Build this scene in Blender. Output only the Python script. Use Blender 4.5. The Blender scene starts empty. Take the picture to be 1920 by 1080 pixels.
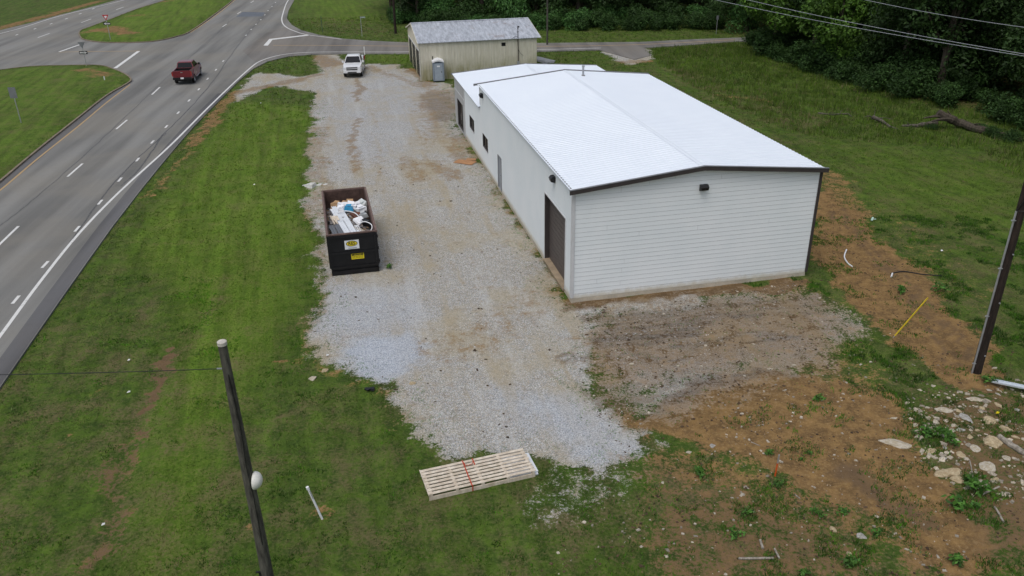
import bpy, math, random
import numpy as np
from mathutils import Vector, Matrix
from mathutils.geometry import tessellate_polygon
random.seed(7); RNG = np.random.default_rng(7)
S = bpy.context.scene
COL = S.collection
# ------------------------------------------------------------------ camera
FPX, TH, RO, CAMH = 1526.26, .4528, -.0155, 17.55
fw = np.array([0, math.cos(TH), -math.sin(TH)]); up0 = np.array([0, math.sin(TH), math.cos(TH)]); r0 = np.array([1., 0, 0])
rt = r0*math.cos(RO)+up0*math.sin(RO); upv = -r0*math.sin(RO)+up0*math.cos(RO)
cd = bpy.data.cameras.new('camera'); cam = bpy.data.objects.new('camera', cd); COL.objects.link(cam)
cd.sensor_width = 36; cd.lens = 36*FPX/1920; cd.clip_start = .5; cd.clip_end = 6000
cam.matrix_world = Matrix(((rt[0], upv[0], -fw[0], 0), (rt[1], upv[1], -fw[1], 0), (rt[2], upv[2], -fw[2], CAMH), (0, 0, 0, 1)))
S.camera = cam
# ------------------------------------------------------------------ world, sun, exposure
SUN_EL, SUN_AZ = math.radians(66), math.radians(-150)      # azimuth from +Y, clockwise
w = bpy.data.worlds.new('World'); S.world = w; w.use_nodes = True
nt = w.node_tree; nt.nodes.clear()
sky = nt.nodes.new('ShaderNodeTexSky'); sky.sky_type = 'NISHITA'; sky.sun_disc = False
sky.sun_elevation = SUN_EL; sky.sun_rotation = SUN_AZ; sky.dust_density = 4; sky.air_density = 1.0; sky.ozone_density = 1
hs = nt.nodes.new('ShaderNodeHueSaturation'); hs.inputs['Saturation'].default_value = .62; hs.inputs['Value'].default_value = 1.0
bg = nt.nodes.new('ShaderNodeBackground'); bg.inputs['Strength'].default_value = .125
wo = nt.nodes.new('ShaderNodeOutputWorld')
nt.links.new(sky.outputs[0], hs.inputs['Color']); nt.links.new(hs.outputs[0], bg.inputs[0]); nt.links.new(bg.outputs[0], wo.inputs[0])
sd = bpy.data.lights.new('sun', 'SUN'); sd.energy = .85; sd.angle = math.radians(35); sd.color = (1, .995, .98)
so = bpy.data.objects.new('sun', sd); COL.objects.link(so)
sv = Vector((math.sin(SUN_AZ)*math.cos(SUN_EL), math.cos(SUN_AZ)*math.cos(SUN_EL), math.sin(SUN_EL)))
so.rotation_euler = sv.to_track_quat('Z', 'Y').to_euler(); so.location = (0, 0, 60)
S.view_settings.view_transform = 'Standard'; S.view_settings.look = 'None'; S.view_settings.exposure = 0.18; S.view_settings.gamma = 1
S.render.resolution_x, S.render.resolution_y = 1024, 576
S.render.engine = 'CYCLES'
# ------------------------------------------------------------------ helpers
def G(px, py, z=0.):
    d = fw+rt*(px-960)/FPX-upv*(py-540)/FPX
    t = (z-CAMH)/d[2]
    return Vector((d[0]*t, d[1]*t, z))
def G2(px, py):
    p = G(px, py); return (p.x, p.y)
def top_h(bx, by, tx, ty):
    b = G(bx, by); d = fw+rt*(tx-960)/FPX-upv*(ty-540)/FPX
    return b, CAMH+d[2]*b.y/d[1]
def tag(o, label=None, cat=None, group=None, kind=None):
    if label: o['label'] = label
    if cat: o['category'] = cat
    if group: o['group'] = group
    if kind: o['kind'] = kind
    return o
def empty(name, loc=(0, 0, 0), rz=0, label=None, cat=None, group=None, kind=None):
    o = bpy.data.objects.new(name, None); COL.objects.link(o); o.location = loc; o.rotation_euler = (0, 0, rz)
    o.empty_display_size = .2
    return tag(o, label, cat, group, kind)
def copy_tree(o, parent=None):
    c = o.copy(); COL.objects.link(c)
    if parent: c.parent = parent
    for ch in o.children: copy_tree(ch, c)
    return c
class MB:
    def __init__(s): s.v = []; s.f = []
    def add(s, vs, fs, M=None):
        n = len(s.v)
        s.v += [tuple(M @ Vector(p)) if M is not None else tuple(p) for p in vs]
        s.f += [tuple(i+n for i in f) for f in fs]; return s
    def quad(s, a, b, c, d): return s.add([a, b, c, d], [(0, 1, 2, 3)])
    def box(s, c, d, rz=0, M=None, taper=1.):
        x, y, z = [k/2 for k in d]; vs = []
        for zz, t in ((-z, 1), (z, taper)):
            for xx, yy in ((-x, -y), (x, -y), (x, y), (-x, y)): vs.append((xx*t, yy*t, zz))
        T = Matrix.Translation(c) @ Matrix.Rotation(rz, 4, 'Z')
        if M is not None: T = M @ T
        return s.add(vs, [(0, 3, 2, 1), (4, 5, 6, 7), (0, 1, 5, 4), (1, 2, 6, 5), (2, 3, 7, 6), (3, 0, 4, 7)], T)
    def obox(s, c, d, M3): # oriented box with rotation euler
        T = Matrix.Translation(c) @ M3.to_4x4(); return s.box((0, 0, 0), d, M=T)
    def tube(s, pts, r, n=8, caps=True):
        pts = [Vector(p) for p in pts]; m = len(pts)
        rs = r if isinstance(r, (list, tuple)) else [r]*m
        rings = []; prev = None
        for i, p in enumerate(pts):
            t = (pts[min(i+1, m-1)]-pts[max(i-1, 0)]).normalized()
            a = prev if prev is not None else (Vector((1, 0, 0)) if abs(t.x) < .9 else Vector((0, 1, 0)))
            a = (a-t*a.dot(t)).normalized(); prev = a; b = t.cross(a)
            rings.append([p+(a*math.cos(2*math.pi*k/n)+b*math.sin(2*math.pi*k/n))*rs[i] for k in range(n)])
        vs = [q for R in rings for q in R]; fs = []
        for i in range(m-1):
            for k in range(n):
                fs.append((i*n+k, i*n+(k+1) % n, (i+1)*n+(k+1) % n, (i+1)*n+k))
        if caps: fs += [tuple(range(n))[::-1], tuple((m-1)*n+k for k in range(n))]
        return s.add(vs, fs)
    def prism(s, poly, h0, h1, axis='z', M=None):
        n = len(poly)
        def mk(p, h): return {'z': (p[0], p[1], h), 'x': (h, p[0], p[1]), 'y': (p[0], h, p[1])}[axis]
        vs = [mk(p, h0) for p in poly]+[mk(p, h1) for p in poly]
        fs = [(i, (i+1) % n, n+(i+1) % n, n+i) for i in range(n)]
        tri = tessellate_polygon([[Vector((p[0], p[1], 0)) for p in poly]])
        fs += [tuple(t) for t in tri]+[tuple(n+i for i in t[::-1]) for t in tri]
        return s.add(vs, fs, M)
    def lathe(s, prof, n=16, M=None):
        vs = []; fs = []
        for r, z in prof:
            for k in range(n): vs.append((r*math.cos(2*math.pi*k/n), r*math.sin(2*math.pi*k/n), z))
        for i in range(len(prof)-1):
            for k in range(n): fs.append((i*n+k, i*n+(k+1) % n, (i+1)*n+(k+1) % n, (i+1)*n+k))
        return s.add(vs, fs, M)
    def build(s, name, mat, parent=None, smooth=False, recalc=False):
        me = bpy.data.meshes.new(name); me.from_pydata(s.v, [], s.f); me.materials.append(mat); me.update()
        if recalc:
            import bmesh
            bm = bmesh.new(); bm.from_mesh(me); bmesh.ops.recalc_face_normals(bm, faces=bm.faces); bm.to_mesh(me); bm.free()
        if smooth: me.polygons.foreach_set('use_smooth', [True]*len(me.polygons))
        o = bpy.data.objects.new(name, me); COL.objects.link(o)
        if parent: o.parent = parent
        return o
# ---- numpy noise and distances
def _hash(ix, iy, seed):
    h = (ix*374761393+iy*668265263+seed*974711) & 0xffffffff
    h = ((h ^ (h >> 13))*1274126177) & 0xffffffff
    return ((h ^ (h >> 16)) & 0xffff)/65535.
def vnoise(x, y, seed=0):
    ix = np.floor(x).astype(np.int64); iy = np.floor(y).astype(np.int64); fx = x-ix; fy = y-iy
    fx = fx*fx*(3-2*fx); fy = fy*fy*(3-2*fy)
    a = _hash(ix, iy, seed); b = _hash(ix+1, iy, seed); c = _hash(ix, iy+1, seed); d = _hash(ix+1, iy+1, seed)
    return a*(1-fx)*(1-fy)+b*fx*(1-fy)+c*(1-fx)*fy+d*fx*fy
def fbm(x, y, sc, oct=4, seed=0):
    r = 0; a = .5; t = 0
    for o in range(oct):
        r = r+a*vnoise(x*sc, y*sc, seed+o*17); t += a; a *= .55; sc *= 2.1
    return r/t
def sstep(a, b, x):
    t = np.clip((x-a)/(b-a), 0, 1); return t*t*(3-2*t)
def poly_sd(x, y, poly):     # signed distance, positive inside
    P = np.array(poly, float); n = len(P); d = np.full(x.shape, 1e18); ins = np.zeros(x.shape, bool)
    for i in range(n):
        ax, ay = P[i]; bx, by = P[(i+1) % n]; ex, ey = bx-ax, by-ay; L = ex*ex+ey*ey+1e-12
        t = np.clip(((x-ax)*ex+(y-ay)*ey)/L, 0, 1); d = np.minimum(d, (x-ax-t*ex)**2+(y-ay-t*ey)**2)
        c = ((ay > y) != (by > y)) & (x < (bx-ax)*(y-ay)/((by-ay) if abs(by-ay) > 1e-12 else 1e-12)+ax); ins ^= c
    d = np.sqrt(d); return np.where(ins, d, -d)
def chain_d(x, y, pts):
    d = np.full(x.shape, 1e18)
    if len(pts) == 1: return np.hypot(x-pts[0][0], y-pts[0][1])
    for (ax, ay), (bx, by) in zip(pts[:-1], pts[1:]):
        ex, ey = bx-ax, by-ay; L = ex*ex+ey*ey+1e-12
        t = np.clip(((x-ax)*ex+(y-ay)*ey)/L, 0, 1); d = np.minimum(d, (x-ax-t*ex)**2+(y-ay-t*ey)**2)
    return np.sqrt(d)
def catmull(pts, n=6):
    pts = [Vector((p[0], p[1], 0)) for p in pts]; out = []
    P = [pts[0]*2-pts[1]]+pts+[pts[-1]*2-pts[-2]]
    for i in range(1, len(P)-2):
        a, b, c, d = P[i-1:i+3]
        for k in range(n):
            t = k/n
            out.append(.5*((2*b)+(c-a)*t+(2*a-5*b+4*c-d)*t*t+(3*b-3*c+d-a)*t**3))
    out.append(pts[-1]); return [(p.x, p.y) for p in out]
# ------------------------------------------------------------------ materials
class N:
    def __init__(s, name):
        s.m = bpy.data.materials.new(name); s.m.use_nodes = True; s.t = s.m.node_tree
        s.b = s.t.nodes['Principled BSDF']; s.b.inputs['Specular IOR Level'].default_value = .3
        s.co = s.t.nodes.new('ShaderNodeTexCoord').outputs['Object']
    def n(s, typ, **kw):
        o = s.t.nodes.new(typ)
        for k, v in kw.items(): setattr(o, k, v)
        return o
    def set(s, sock, v):
        if isinstance(v, bpy.types.NodeSocket): s.t.links.new(v, sock)
        elif v is not None:
            try: sock.default_value = v
            except Exception: sock.default_value = (*v, 1) if len(v) == 3 else v
    def noise(s, sc, det=4, rough=.6, vec=None, dist=0):
        o = s.n('ShaderNodeTexNoise'); s.set(o.inputs['Vector'], vec or s.co); o.inputs['Scale'].default_value = sc
        o.inputs['Detail'].default_value = det; o.inputs['Roughness'].default_value = rough; o.inputs['Distortion'].default_value = dist
        return o.outputs['Fac']
    def scaled(s, v, src=None, rot=0):
        o = s.n('ShaderNodeMapping'); s.set(o.inputs['Vector'], src or s.co); o.inputs['Rotation'].default_value = (0, 0, rot)
        p = s.n('ShaderNodeMapping'); s.set(p.inputs['Vector'], o.outputs[0]); p.inputs['Scale'].default_value = v
        return p.outputs[0]
    def vor(s, sc, out='Color', vec=None):
        o = s.n('ShaderNodeTexVoronoi'); s.set(o.inputs['Vector'], vec or s.co); o.inputs['Scale'].default_value = sc; return o.outputs[out]
    def math(s, op, a, b=None, c=None, clamp=False):
        o = s.n('ShaderNodeMath', operation=op, use_clamp=clamp); s.set(o.inputs[0], a); s.set(o.inputs[1], b)
        if c is not None: s.set(o.inputs[2], c)
        return o.outputs[0]
    def mix(s, f, a, b, blend='MIX'):
        o = s.n('ShaderNodeMix', data_type='RGBA', blend_type=blend); s.set(o.inputs[0], f); s.set(o.inputs[6], a); s.set(o.inputs[7], b); return o.outputs[2]
    def ss(s, v, a, b, o0=0., o1=1.):
        o = s.n('ShaderNodeMapRange', interpolation_type='SMOOTHSTEP'); s.set(o.inputs[0], v); o.inputs[1].default_value = a; o.inputs[2].default_value = b
        o.inputs[3].default_value = o0; o.inputs[4].default_value = o1; return o.outputs[0]
    def lin(s, v, a, b, o0=0., o1=1.):
        o = s.n('ShaderNodeMapRange'); s.set(o.inputs[0], v); o.inputs[1].default_value = a; o.inputs[2].default_value = b
        o.inputs[3].default_value = o0; o.inputs[4].default_value = o1; return o.outputs[0]
    def sep(s, v):
        o = s.n('ShaderNodeSeparateColor'); s.set(o.inputs[0], v); return o.outputs
    def attr(s, name):
        return s.n('ShaderNodeAttribute', attribute_name=name).outputs['Color']
    def bump(s, h, st=.3, d=.02):
        o = s.n('ShaderNodeBump'); o.inputs['Strength'].default_value = st; o.inputs['Distance'].default_value = d; s.set(o.inputs['Height'], h)
        s.t.links.new(o.outputs[0], s.b.inputs['Normal'])
    def out(s, col=None, rough=None, metal=None, spec=None):
        if col is not None: s.set(s.b.inputs['Base Color'], col)
        if rough is not None: s.set(s.b.inputs['Roughness'], rough)
        if metal is not None: s.set(s.b.inputs['Metallic'], metal)
        if spec is not None: s.set(s.b.inputs['Specular IOR Level'], spec)
        return s.m
def c4(c): return (c[0], c[1], c[2], 1)
def plain(name, col, rough=.6, var=.25, sc=3., metal=0., spec=.3, fine=0.):
    m = N(name); n = m.noise(sc, 5, .65)
    f = m.lin(n, .3, .7, 1-var, 1+var*.6)
    c = m.mix(1., c4(col), f, 'MULTIPLY')
    if fine:
        c = m.mix(1., c, m.lin(m.noise(sc*14, 3), .3, .7, 1-fine, 1+fine), 'MULTIPLY')
    return m.out(c, rough, metal, spec)
# ground: one material shared by every piece of open ground, driven by where the gravel, earth and grass really lie
def ground_material():
    m = N('ground'); A = m.sep(m.attr('cover')); B = m.sep(m.attr('tone'))
    n1 = m.noise(.22, 5, .6); n2 = m.noise(1.7, 6, .68); n3 = m.noise(9, 5, .7); n4 = m.noise(42, 3, .7); n5 = m.noise(.6, 4, .6, dist=.6)
    # grass
    g = m.mix(m.ss(n2, .3, .7), (.026, .049, .008, 1), (.072, .122, .014, 1))
    g = m.mix(m.math('MULTIPLY', m.ss(n3, .4, .75), .55), g, (.085, .155, .022, 1))
    g = m.mix(m.math('MULTIPLY', B[0], m.ss(n5, .2, .65, .35, 1)), g, m.mix(m.ss(n3, .3, .7), (.060, .118, .008, 1), (.135, .220, .016, 1)))
    stk = m.noise(1., 5, .65, vec=m.scaled((1.5, .13, 1), rot=math.radians(-14)))
    g = m.mix(1., g, m.lin(stk, .3, .7, .62, 1.32), 'MULTIPLY')
    dryf = m.math('MULTIPLY', m.ss(m.math('ADD', m.math('MULTIPLY', n3, .6), m.math('MULTIPLY', n5, .5)), .48, .72), m.lin(B[1], 0, 1, .50, 1.))
    g = m.mix(dryf, g, m.mix(n4, (.085, .062, .032, 1), (.20, .155, .085, 1)))
    g = m.mix(m.math('MULTIPLY', m.ss(n4, .5, .66), .35), g, (.012, .022, .006, 1))
    # earth
    e = m.mix(m.ss(n2, .3, .72), (.105, .064, .027, 1), (.265, .162, .062, 1))
    e = m.mix(m.ss(n3, .45, .75, 0, .7), e, (.33, .225, .11, 1))
    e = m.mix(m.ss(n4, .52, .68, 0, .65), e, (.065, .04, .025, 1))
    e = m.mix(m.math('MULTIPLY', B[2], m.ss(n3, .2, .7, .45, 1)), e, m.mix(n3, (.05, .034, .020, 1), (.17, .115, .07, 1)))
    sk = m.noise(1., 5, .7, vec=m.scaled((.30, 3.0, 1), rot=math.radians(-9)), dist=.4)
    e = m.mix(m.math('MULTIPLY', m.math('MULTIPLY', m.math('MULTIPLY', B[2], A[0]), m.ss(sk, .47, .56)), .85), e, (.040, .028, .018, 1)); e = m.mix(m.math('MULTIPLY', m.math('MULTIPLY', B[2], A[0]), m.ss(sk, .48, .36, 0, .5)), e, (.30, .26, .19, 1))
    # gravel
    vc = m.sep(m.vor(38)); vd = m.sep(m.vor(9)); gl = m.noise(5, 4, .7); trk = m.noise(1., 4, .6, vec=m.scaled((.9, .10, 1), rot=math.radians(-12)))
    st = m.mix(vc[0], (.135, .14, .138, 1), (.49, .50, .485, 1))
    st = m.mix(m.ss(vc[1], .55, .92, 0, .7), st, (.36, .29, .19, 1))
    st = m.mix(m.ss(vc[2], .9, .97, 0, .8), st, (.72, .70, .68, 1))
    tan = m.math('ADD', m.ss(n1, .42, .62), m.ss(n5, .45, .7, -.3, .35), clamp=True)
    st = m.mix(m.math('MULTIPLY', tan, .52), st, (.35, .30, .195, 1))
    st = m.mix(m.ss(n2, .54, .68, 0, .5), st, (.23, .175, .115, 1))
    st = m.mix(m.ss(trk, .50, .66, 0, .5), st, (.33, .275, .175, 1)); st = m.mix(m.ss(trk, .46, .32, 0, .26), st, (.50, .505, .50, 1)); st = m.mix(m.ss(gl, .52, .70, 0, .55), st, (.16, .145, .12, 1))
    st = m.mix(m.math('MULTIPLY', A[2], .80), st, m.mix(vc[0], (.20, .235, .28, 1), (.54, .58, .64, 1)))
    # masks with ragged, noisy borders
    rag = m.math('ADD', m.math('ADD', m.math('MULTIPLY', m.math('SUBTRACT', n2, .5), 1.7), m.math('MULTIPLY', m.math('SUBTRACT', n3, .5), 1.6)), m.math('MULTIPLY', m.math('SUBTRACT', n4, .5), 1.))
    def edge(a, k=1.): return m.math('ADD', a, m.math('MULTIPLY', rag, m.math('ADD', .30*k, m.math('MULTIPLY', m.math('MULTIPLY', a, m.math('SUBTRACT', 1., a)), 2.8))))
    ge = edge(A[0]); ee = edge(A[1]); fe = m.ss(ee, .40, .64); fg = m.ss(ge, .42, .58)
    c = m.mix(fe, g, e); 
    em = m.math('MULTIPLY', fe, m.lin(ee, .4, 1.2, .35, .98))
    c = m.mix(fg, c, m.mix(m.math('MULTIPLY', em, .85), st, e))
    hgt = m.math('ADD', m.math('MULTIPLY', n3, .5), m.math('MULTIPLY', m.mix(fg, n4, vc[0]), .5))
    m.bump(hgt, .6, .05)
    return m.out(c, .95, 0, .15)
M_GROUND = ground_material()
def asphalt(name, base, warm=0.):
    m = N(name)
    lane = m.noise(1., 4, .55, vec=m.scaled((.55, .03, 1), rot=math.radians(-6)))
    big = m.noise(.12, 4, .6); f = m.noise(30, 3, .8); mid = m.noise(1.6, 5, .7)
    c = m.mix(m.ss(lane, .3, .7), c4([b*.64 for b in base]), c4([b*1.12 for b in base]))
    c = m.mix(m.ss(big, .4, .65, 0, .5), c, c4((base[0]*1.1, base[1]*1.03, base[2]*.92)))
    c = m.mix(m.ss(mid, .5, .75, 0, .25), c, c4([b*.72 for b in base]))
    c = m.mix(1., c, m.lin(f, .25, .75, .8, 1.2), 'MULTIPLY')
    m.bump(f, .25, .01); return m.out(c, .85, 0, .25)
M_ASPH = asphalt('asphalt', (.188, .187, .176)); M_ASPH2 = asphalt('asphalt_side', (.172, .164, .152)); M_ASPH_D = asphalt('asphalt_dark', (.115, .115, .118))
def worn(name, col, under=(.2, .19, .18), amt=.5):
    m = N(name); n = m.noise(5, 5, .75); return m.out(m.mix(m.ss(n, .50, .72, 0, amt), c4(col), c4(under)), .6)
M_WHITE_L = worn('white_line', (.62, .62, .60)); M_YEL_L = worn('yellow_line', (.38, .26, .12), amt=.7); M_SEAM = worn('tar_seam', (.07, .07, .07), amt=.9)
M_KERB = plain('kerb_concrete', (.20, .165, .12), .9, .35, 1.5, fine=.2)
M_CONC = plain('concrete', (.50, .45, .36), .85, .25, 1.2, fine=.1)
def siding_mat():
    m = N('white_siding')
    z = m.n('ShaderNodeSeparateXYZ'); m.set(z.inputs[0], m.co)
    n = m.noise(.5, 5, .6); n2 = m.noise(3, 5, .7)
    c = m.mix(m.ss(n, .35, .65), (.73, .78, .795, 1), (.77, .81, .822, 1))
    # splashed mud low on the wall
    st = m.ss(m.math('ADD', z.outputs[2], m.math('MULTIPLY', n2, -.5)), .28, -.1)
    c = m.mix(m.math('MULTIPLY', st, .6), c, (.45, .37, .22, 1))
    c = m.mix(m.ss(n2, .6, .8, 0, .10), c, (.45, .46, .44, 1))
    return m.out(c, .55, 0, .35)
M_SIDE = siding_mat()
M_JOINT = plain('siding_gap', (.36, .37, .38), .8, .1)
def white_roof():
    m = N('white_roof_metal'); n = m.noise(.35, 5, .6); n2 = m.noise(1, 5, .6, vec=m.scaled((.4, 6, 1)))
    c = m.mix(m.ss(n, .3, .7), (.69, .745, .81, 1), (.71, .765, .825, 1)); c = m.mix(m.ss(n2, .5, .75, 0, .03), c, (.72, .76, .80, 1))
    return m.out(c, .5, 0, .4)
M_ROOF = white_roof()
M_BROWN = plain('bronze_trim', (.050, .043, .042), .5, .2, 2)
M_GREYTRIM = plain('grey_trim', (.17, .175, .185), .5, .15, 2)
M_LTRIM = plain('light_trim', (.56, .57, .58), .5, .1, 2)
M_STUCCO = plain('grey_panel', (.40, .405, .40), .8, .12, 1.2)
M_DOORG = plain('grey_steel_door', (.29, .31, .335), .5, .1, 2)
M_OHD = plain('brown_overhead_door', (.095, .080, .074), .5, .15, 1.5)
M_BLACK = plain('black_plastic', (.015, .015, .016), .4, .2)
M_BLACKP = plain('black_paint', (.010, .010, .011), .42, .4, 2, fine=.15)
M_GLASSD = plain('dark_glass', (.012, .013, .015), .12, .1, spec=.25)
M_CHROME = plain('chrome', (.6, .6, .6), .2, .1, metal=.9)
M_GALV = plain('galvanised_steel', (.42, .43, .45), .4, .2, 4, metal=.5)
M_LENS = plain('lamp_lens', (.45, .45, .42), .3, .1)
def shed_wall_mat():
    m = N('tan_ribbed_metal'); z = m.n('ShaderNodeSeparateXYZ'); m.set(z.inputs[0], m.co)
    n = m.noise(.7, 5, .65); n2 = m.noise(1, 5, .7, vec=m.scaled((3, 3, .35)))
    c = m.mix(m.ss(n2, .3, .7), (.50, .475, .38, 1), (.62, .595, .50, 1))
    alg = m.math('MULTIPLY', m.ss(m.math('ADD', z.outputs[2], m.math('MULTIPLY', n, -2.6)), 1.2, -1.2), m.ss(n2, .3, .62, .2, 1))
    c = m.mix(m.math('MULTIPLY', alg, .9), c, (.21, .20, .075, 1))
    c = m.mix(m.ss(m.noise(4, 4, .7, vec=m.scaled((5, 5, .5))), .62, .74, 0, .5), c, (.16, .13, .09, 1))
    return m.out(c, .65)
M_SHED = shed_wall_mat()
def shed_roof_mat():
    m = N('weathered_roof_metal'); n = m.noise(.55, 6, .7); n2 = m.noise(1.6, 6, .75, vec=m.scaled((2.2, .5, 1)))
    c = m.mix(m.ss(n2, .3, .7), (.27, .29, .32, 1), (.50, .53, .58, 1))
    c = m.mix(m.ss(n, .56, .70, 0, .65), c, (.24, .19, .17, 1)); c = m.mix(m.ss(m.noise(5, 5, .8, vec=m.scaled((3, .4, 1))), .56, .72, 0, .75), c, (.14, .14, .15, 1))
    return m.out(c, .5, .1, .4)
M_SHEDROOF = shed_roof_mat()
def bark(name, a, b, sc=6):
    m = N(name); n = m.noise(sc, 6, .7, vec=m.scaled((1, 1, .18))); m.bump(n, .6, .03); return m.out(m.mix(m.ss(n, .3, .7), c4(a), c4(b)), .9)
M_BARK = bark('bark', (.03, .024, .018), (.09, .075, .055)); M_POLE = bark('weathered_pole_wood', (.028, .026, .022), (.115, .11, .09), 9)
M_POLED = bark('creosote_pole_wood', (.010, .007, .006), (.038, .026, .020), 9); M_DEAD = bark('dead_wood', (.04, .034, .028), (.14, .125, .10), 5)
M_GREYWOOD = bark('grey_wood', (.16, .14, .11), (.36, .33, .28), 8)
M_LUMBER = bark('pale_lumber', (.44, .37, .28), (.66, .59, .49), 5)
def leafmat(name, tr=.15):
    m = N(name); col = m.attr('leaf'); m.out(col, .6, 0, .2)
    t = m.n('ShaderNodeBsdfTranslucent'); m.set(t.inputs[0], m.mix(1., col, (1.1, 1.3, .5, 1), 'MULTIPLY'))
    mx = m.n('ShaderNodeMixShader'); mx.inputs[0].default_value = tr
    m.t.links.new(m.b.outputs[0], mx.inputs[1]); m.t.links.new(t.outputs[0], mx.inputs[2])
    m.t.links.new(mx.outputs[0], m.t.nodes['Material Output'].inputs[0]); return m.m
M_LEAF = leafmat('leaves'); M_BLADE = leafmat('grass_blades', .1)
def rockmat(name, a, b, dk):
    m = N(name); n = m.noise(3, 6, .7); n2 = m.noise(14, 5, .7); c = m.mix(m.ss(n, .35, .65), c4(a), c4(b))
    c = m.mix(m.ss(n2, .5, .68, 0, .7), c, c4(dk)); m.bump(n2, .7, .03); return m.out(c, .9)
M_ROCK = rockmat('limestone', (.36, .31, .22), (.52, .48, .40), (.16, .12, .08)); M_ROCKG = rockmat('grey_stone', (.27, .26, .23), (.42, .41, .38), (.12, .11, .09))
M_ROCKT = rockmat('tan_stone', (.34, .26, .15), (.50, .42, .28), (.2, .14, .08))
# ------------------------------------------------------------------ where the roads lie (traced on the ground plane)
def W(pts): return [G2(*p) for p in pts]
hw_right = W([(-120, 860), (0, 728), (57, 645), (110, 568), (160, 497), (212, 424), (263, 358), (300, 312), (335, 270), (363, 238), (395, 205), (425, 175), (450, 150), (475, 129), (503, 115), (540, 106), (590, 102), (650, 101), (767, 101), (1007, 97), (1120, 94), (1207, 90), (1300, 84), (1380, 78)])
side_far = W([(1380, 71), (1300, 74), (1200, 79), (1007, 81), (880, 81), (767, 80), (700, 77), (645, 73), (600, 66), (565, 57), (547, 47), (538, 35), (541, 20), (549, 5), (556, -8)])
e1 = hw_right[-1]; e0 = side_far[0]
road_poly = hw_right+[(e1[0]+25, e1[1]+1.5), (e1[0]+60, e1[1]+6), (e1[0]+60, e1[1]+13), (e0[0]+25, e0[1]+2)]+side_far+W([(590, -60), (640, -110)])+W([(470, -118), (330, -60), (262, -12), (233, -4), (180, 11), (113, 28), (50, 45), (0, 57), (-120, 86), (-500, 160)])+[(-160, 110), (-160, 20)]+W([(-420, 620), (-300, 800)])
island1 = W([(-260, 178), (-60, 142), (0, 133), (60, 126), (127, 124), (187, 124), (213, 131), (236, 141), (246, 151), (236, 160), (200, 181), (143, 226), (70, 284), (0, 343), (-60, 392), (-160, 478), (-300, 610), (-560, 500)])
island2 = W([(148, 64), (151, 70), (157, 75), (187, 80), (240, 81), (293, 78), (333, 69), (357, 60), (400, 30), (437, 1), (470, -30), (500, -62), (440, -62), (370, -25), (313, 0), (260, 17), (200, 40), (165, 53), (152, 58)])
def lot_w(): return W([(432, 192), (447, 170), (460, 150), (485, 136), (520, 139), (560, 143), (600, 135), (592, 112), (600, 101), (640, 102), (655, 122), (690, 120), (745, 121), (775, 137), (790, 152), (855, 158), (860, 235), (871, 250), (935, 356), (1026, 492), (1064, 570), (1110, 580), (1130, 630), (1100, 690), (1090, 730), (1180, 790), (1235, 850), (1130, 872), (1000, 858), (850, 862), (775, 806), (733, 745), (722, 712), (640, 697), (572, 662), (592, 600), (600, 540), (590, 470), (602, 420), (572, 372), (575, 310), (588, 200), (592, 172), (505, 160)])
LOT = lot_w()
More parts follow.
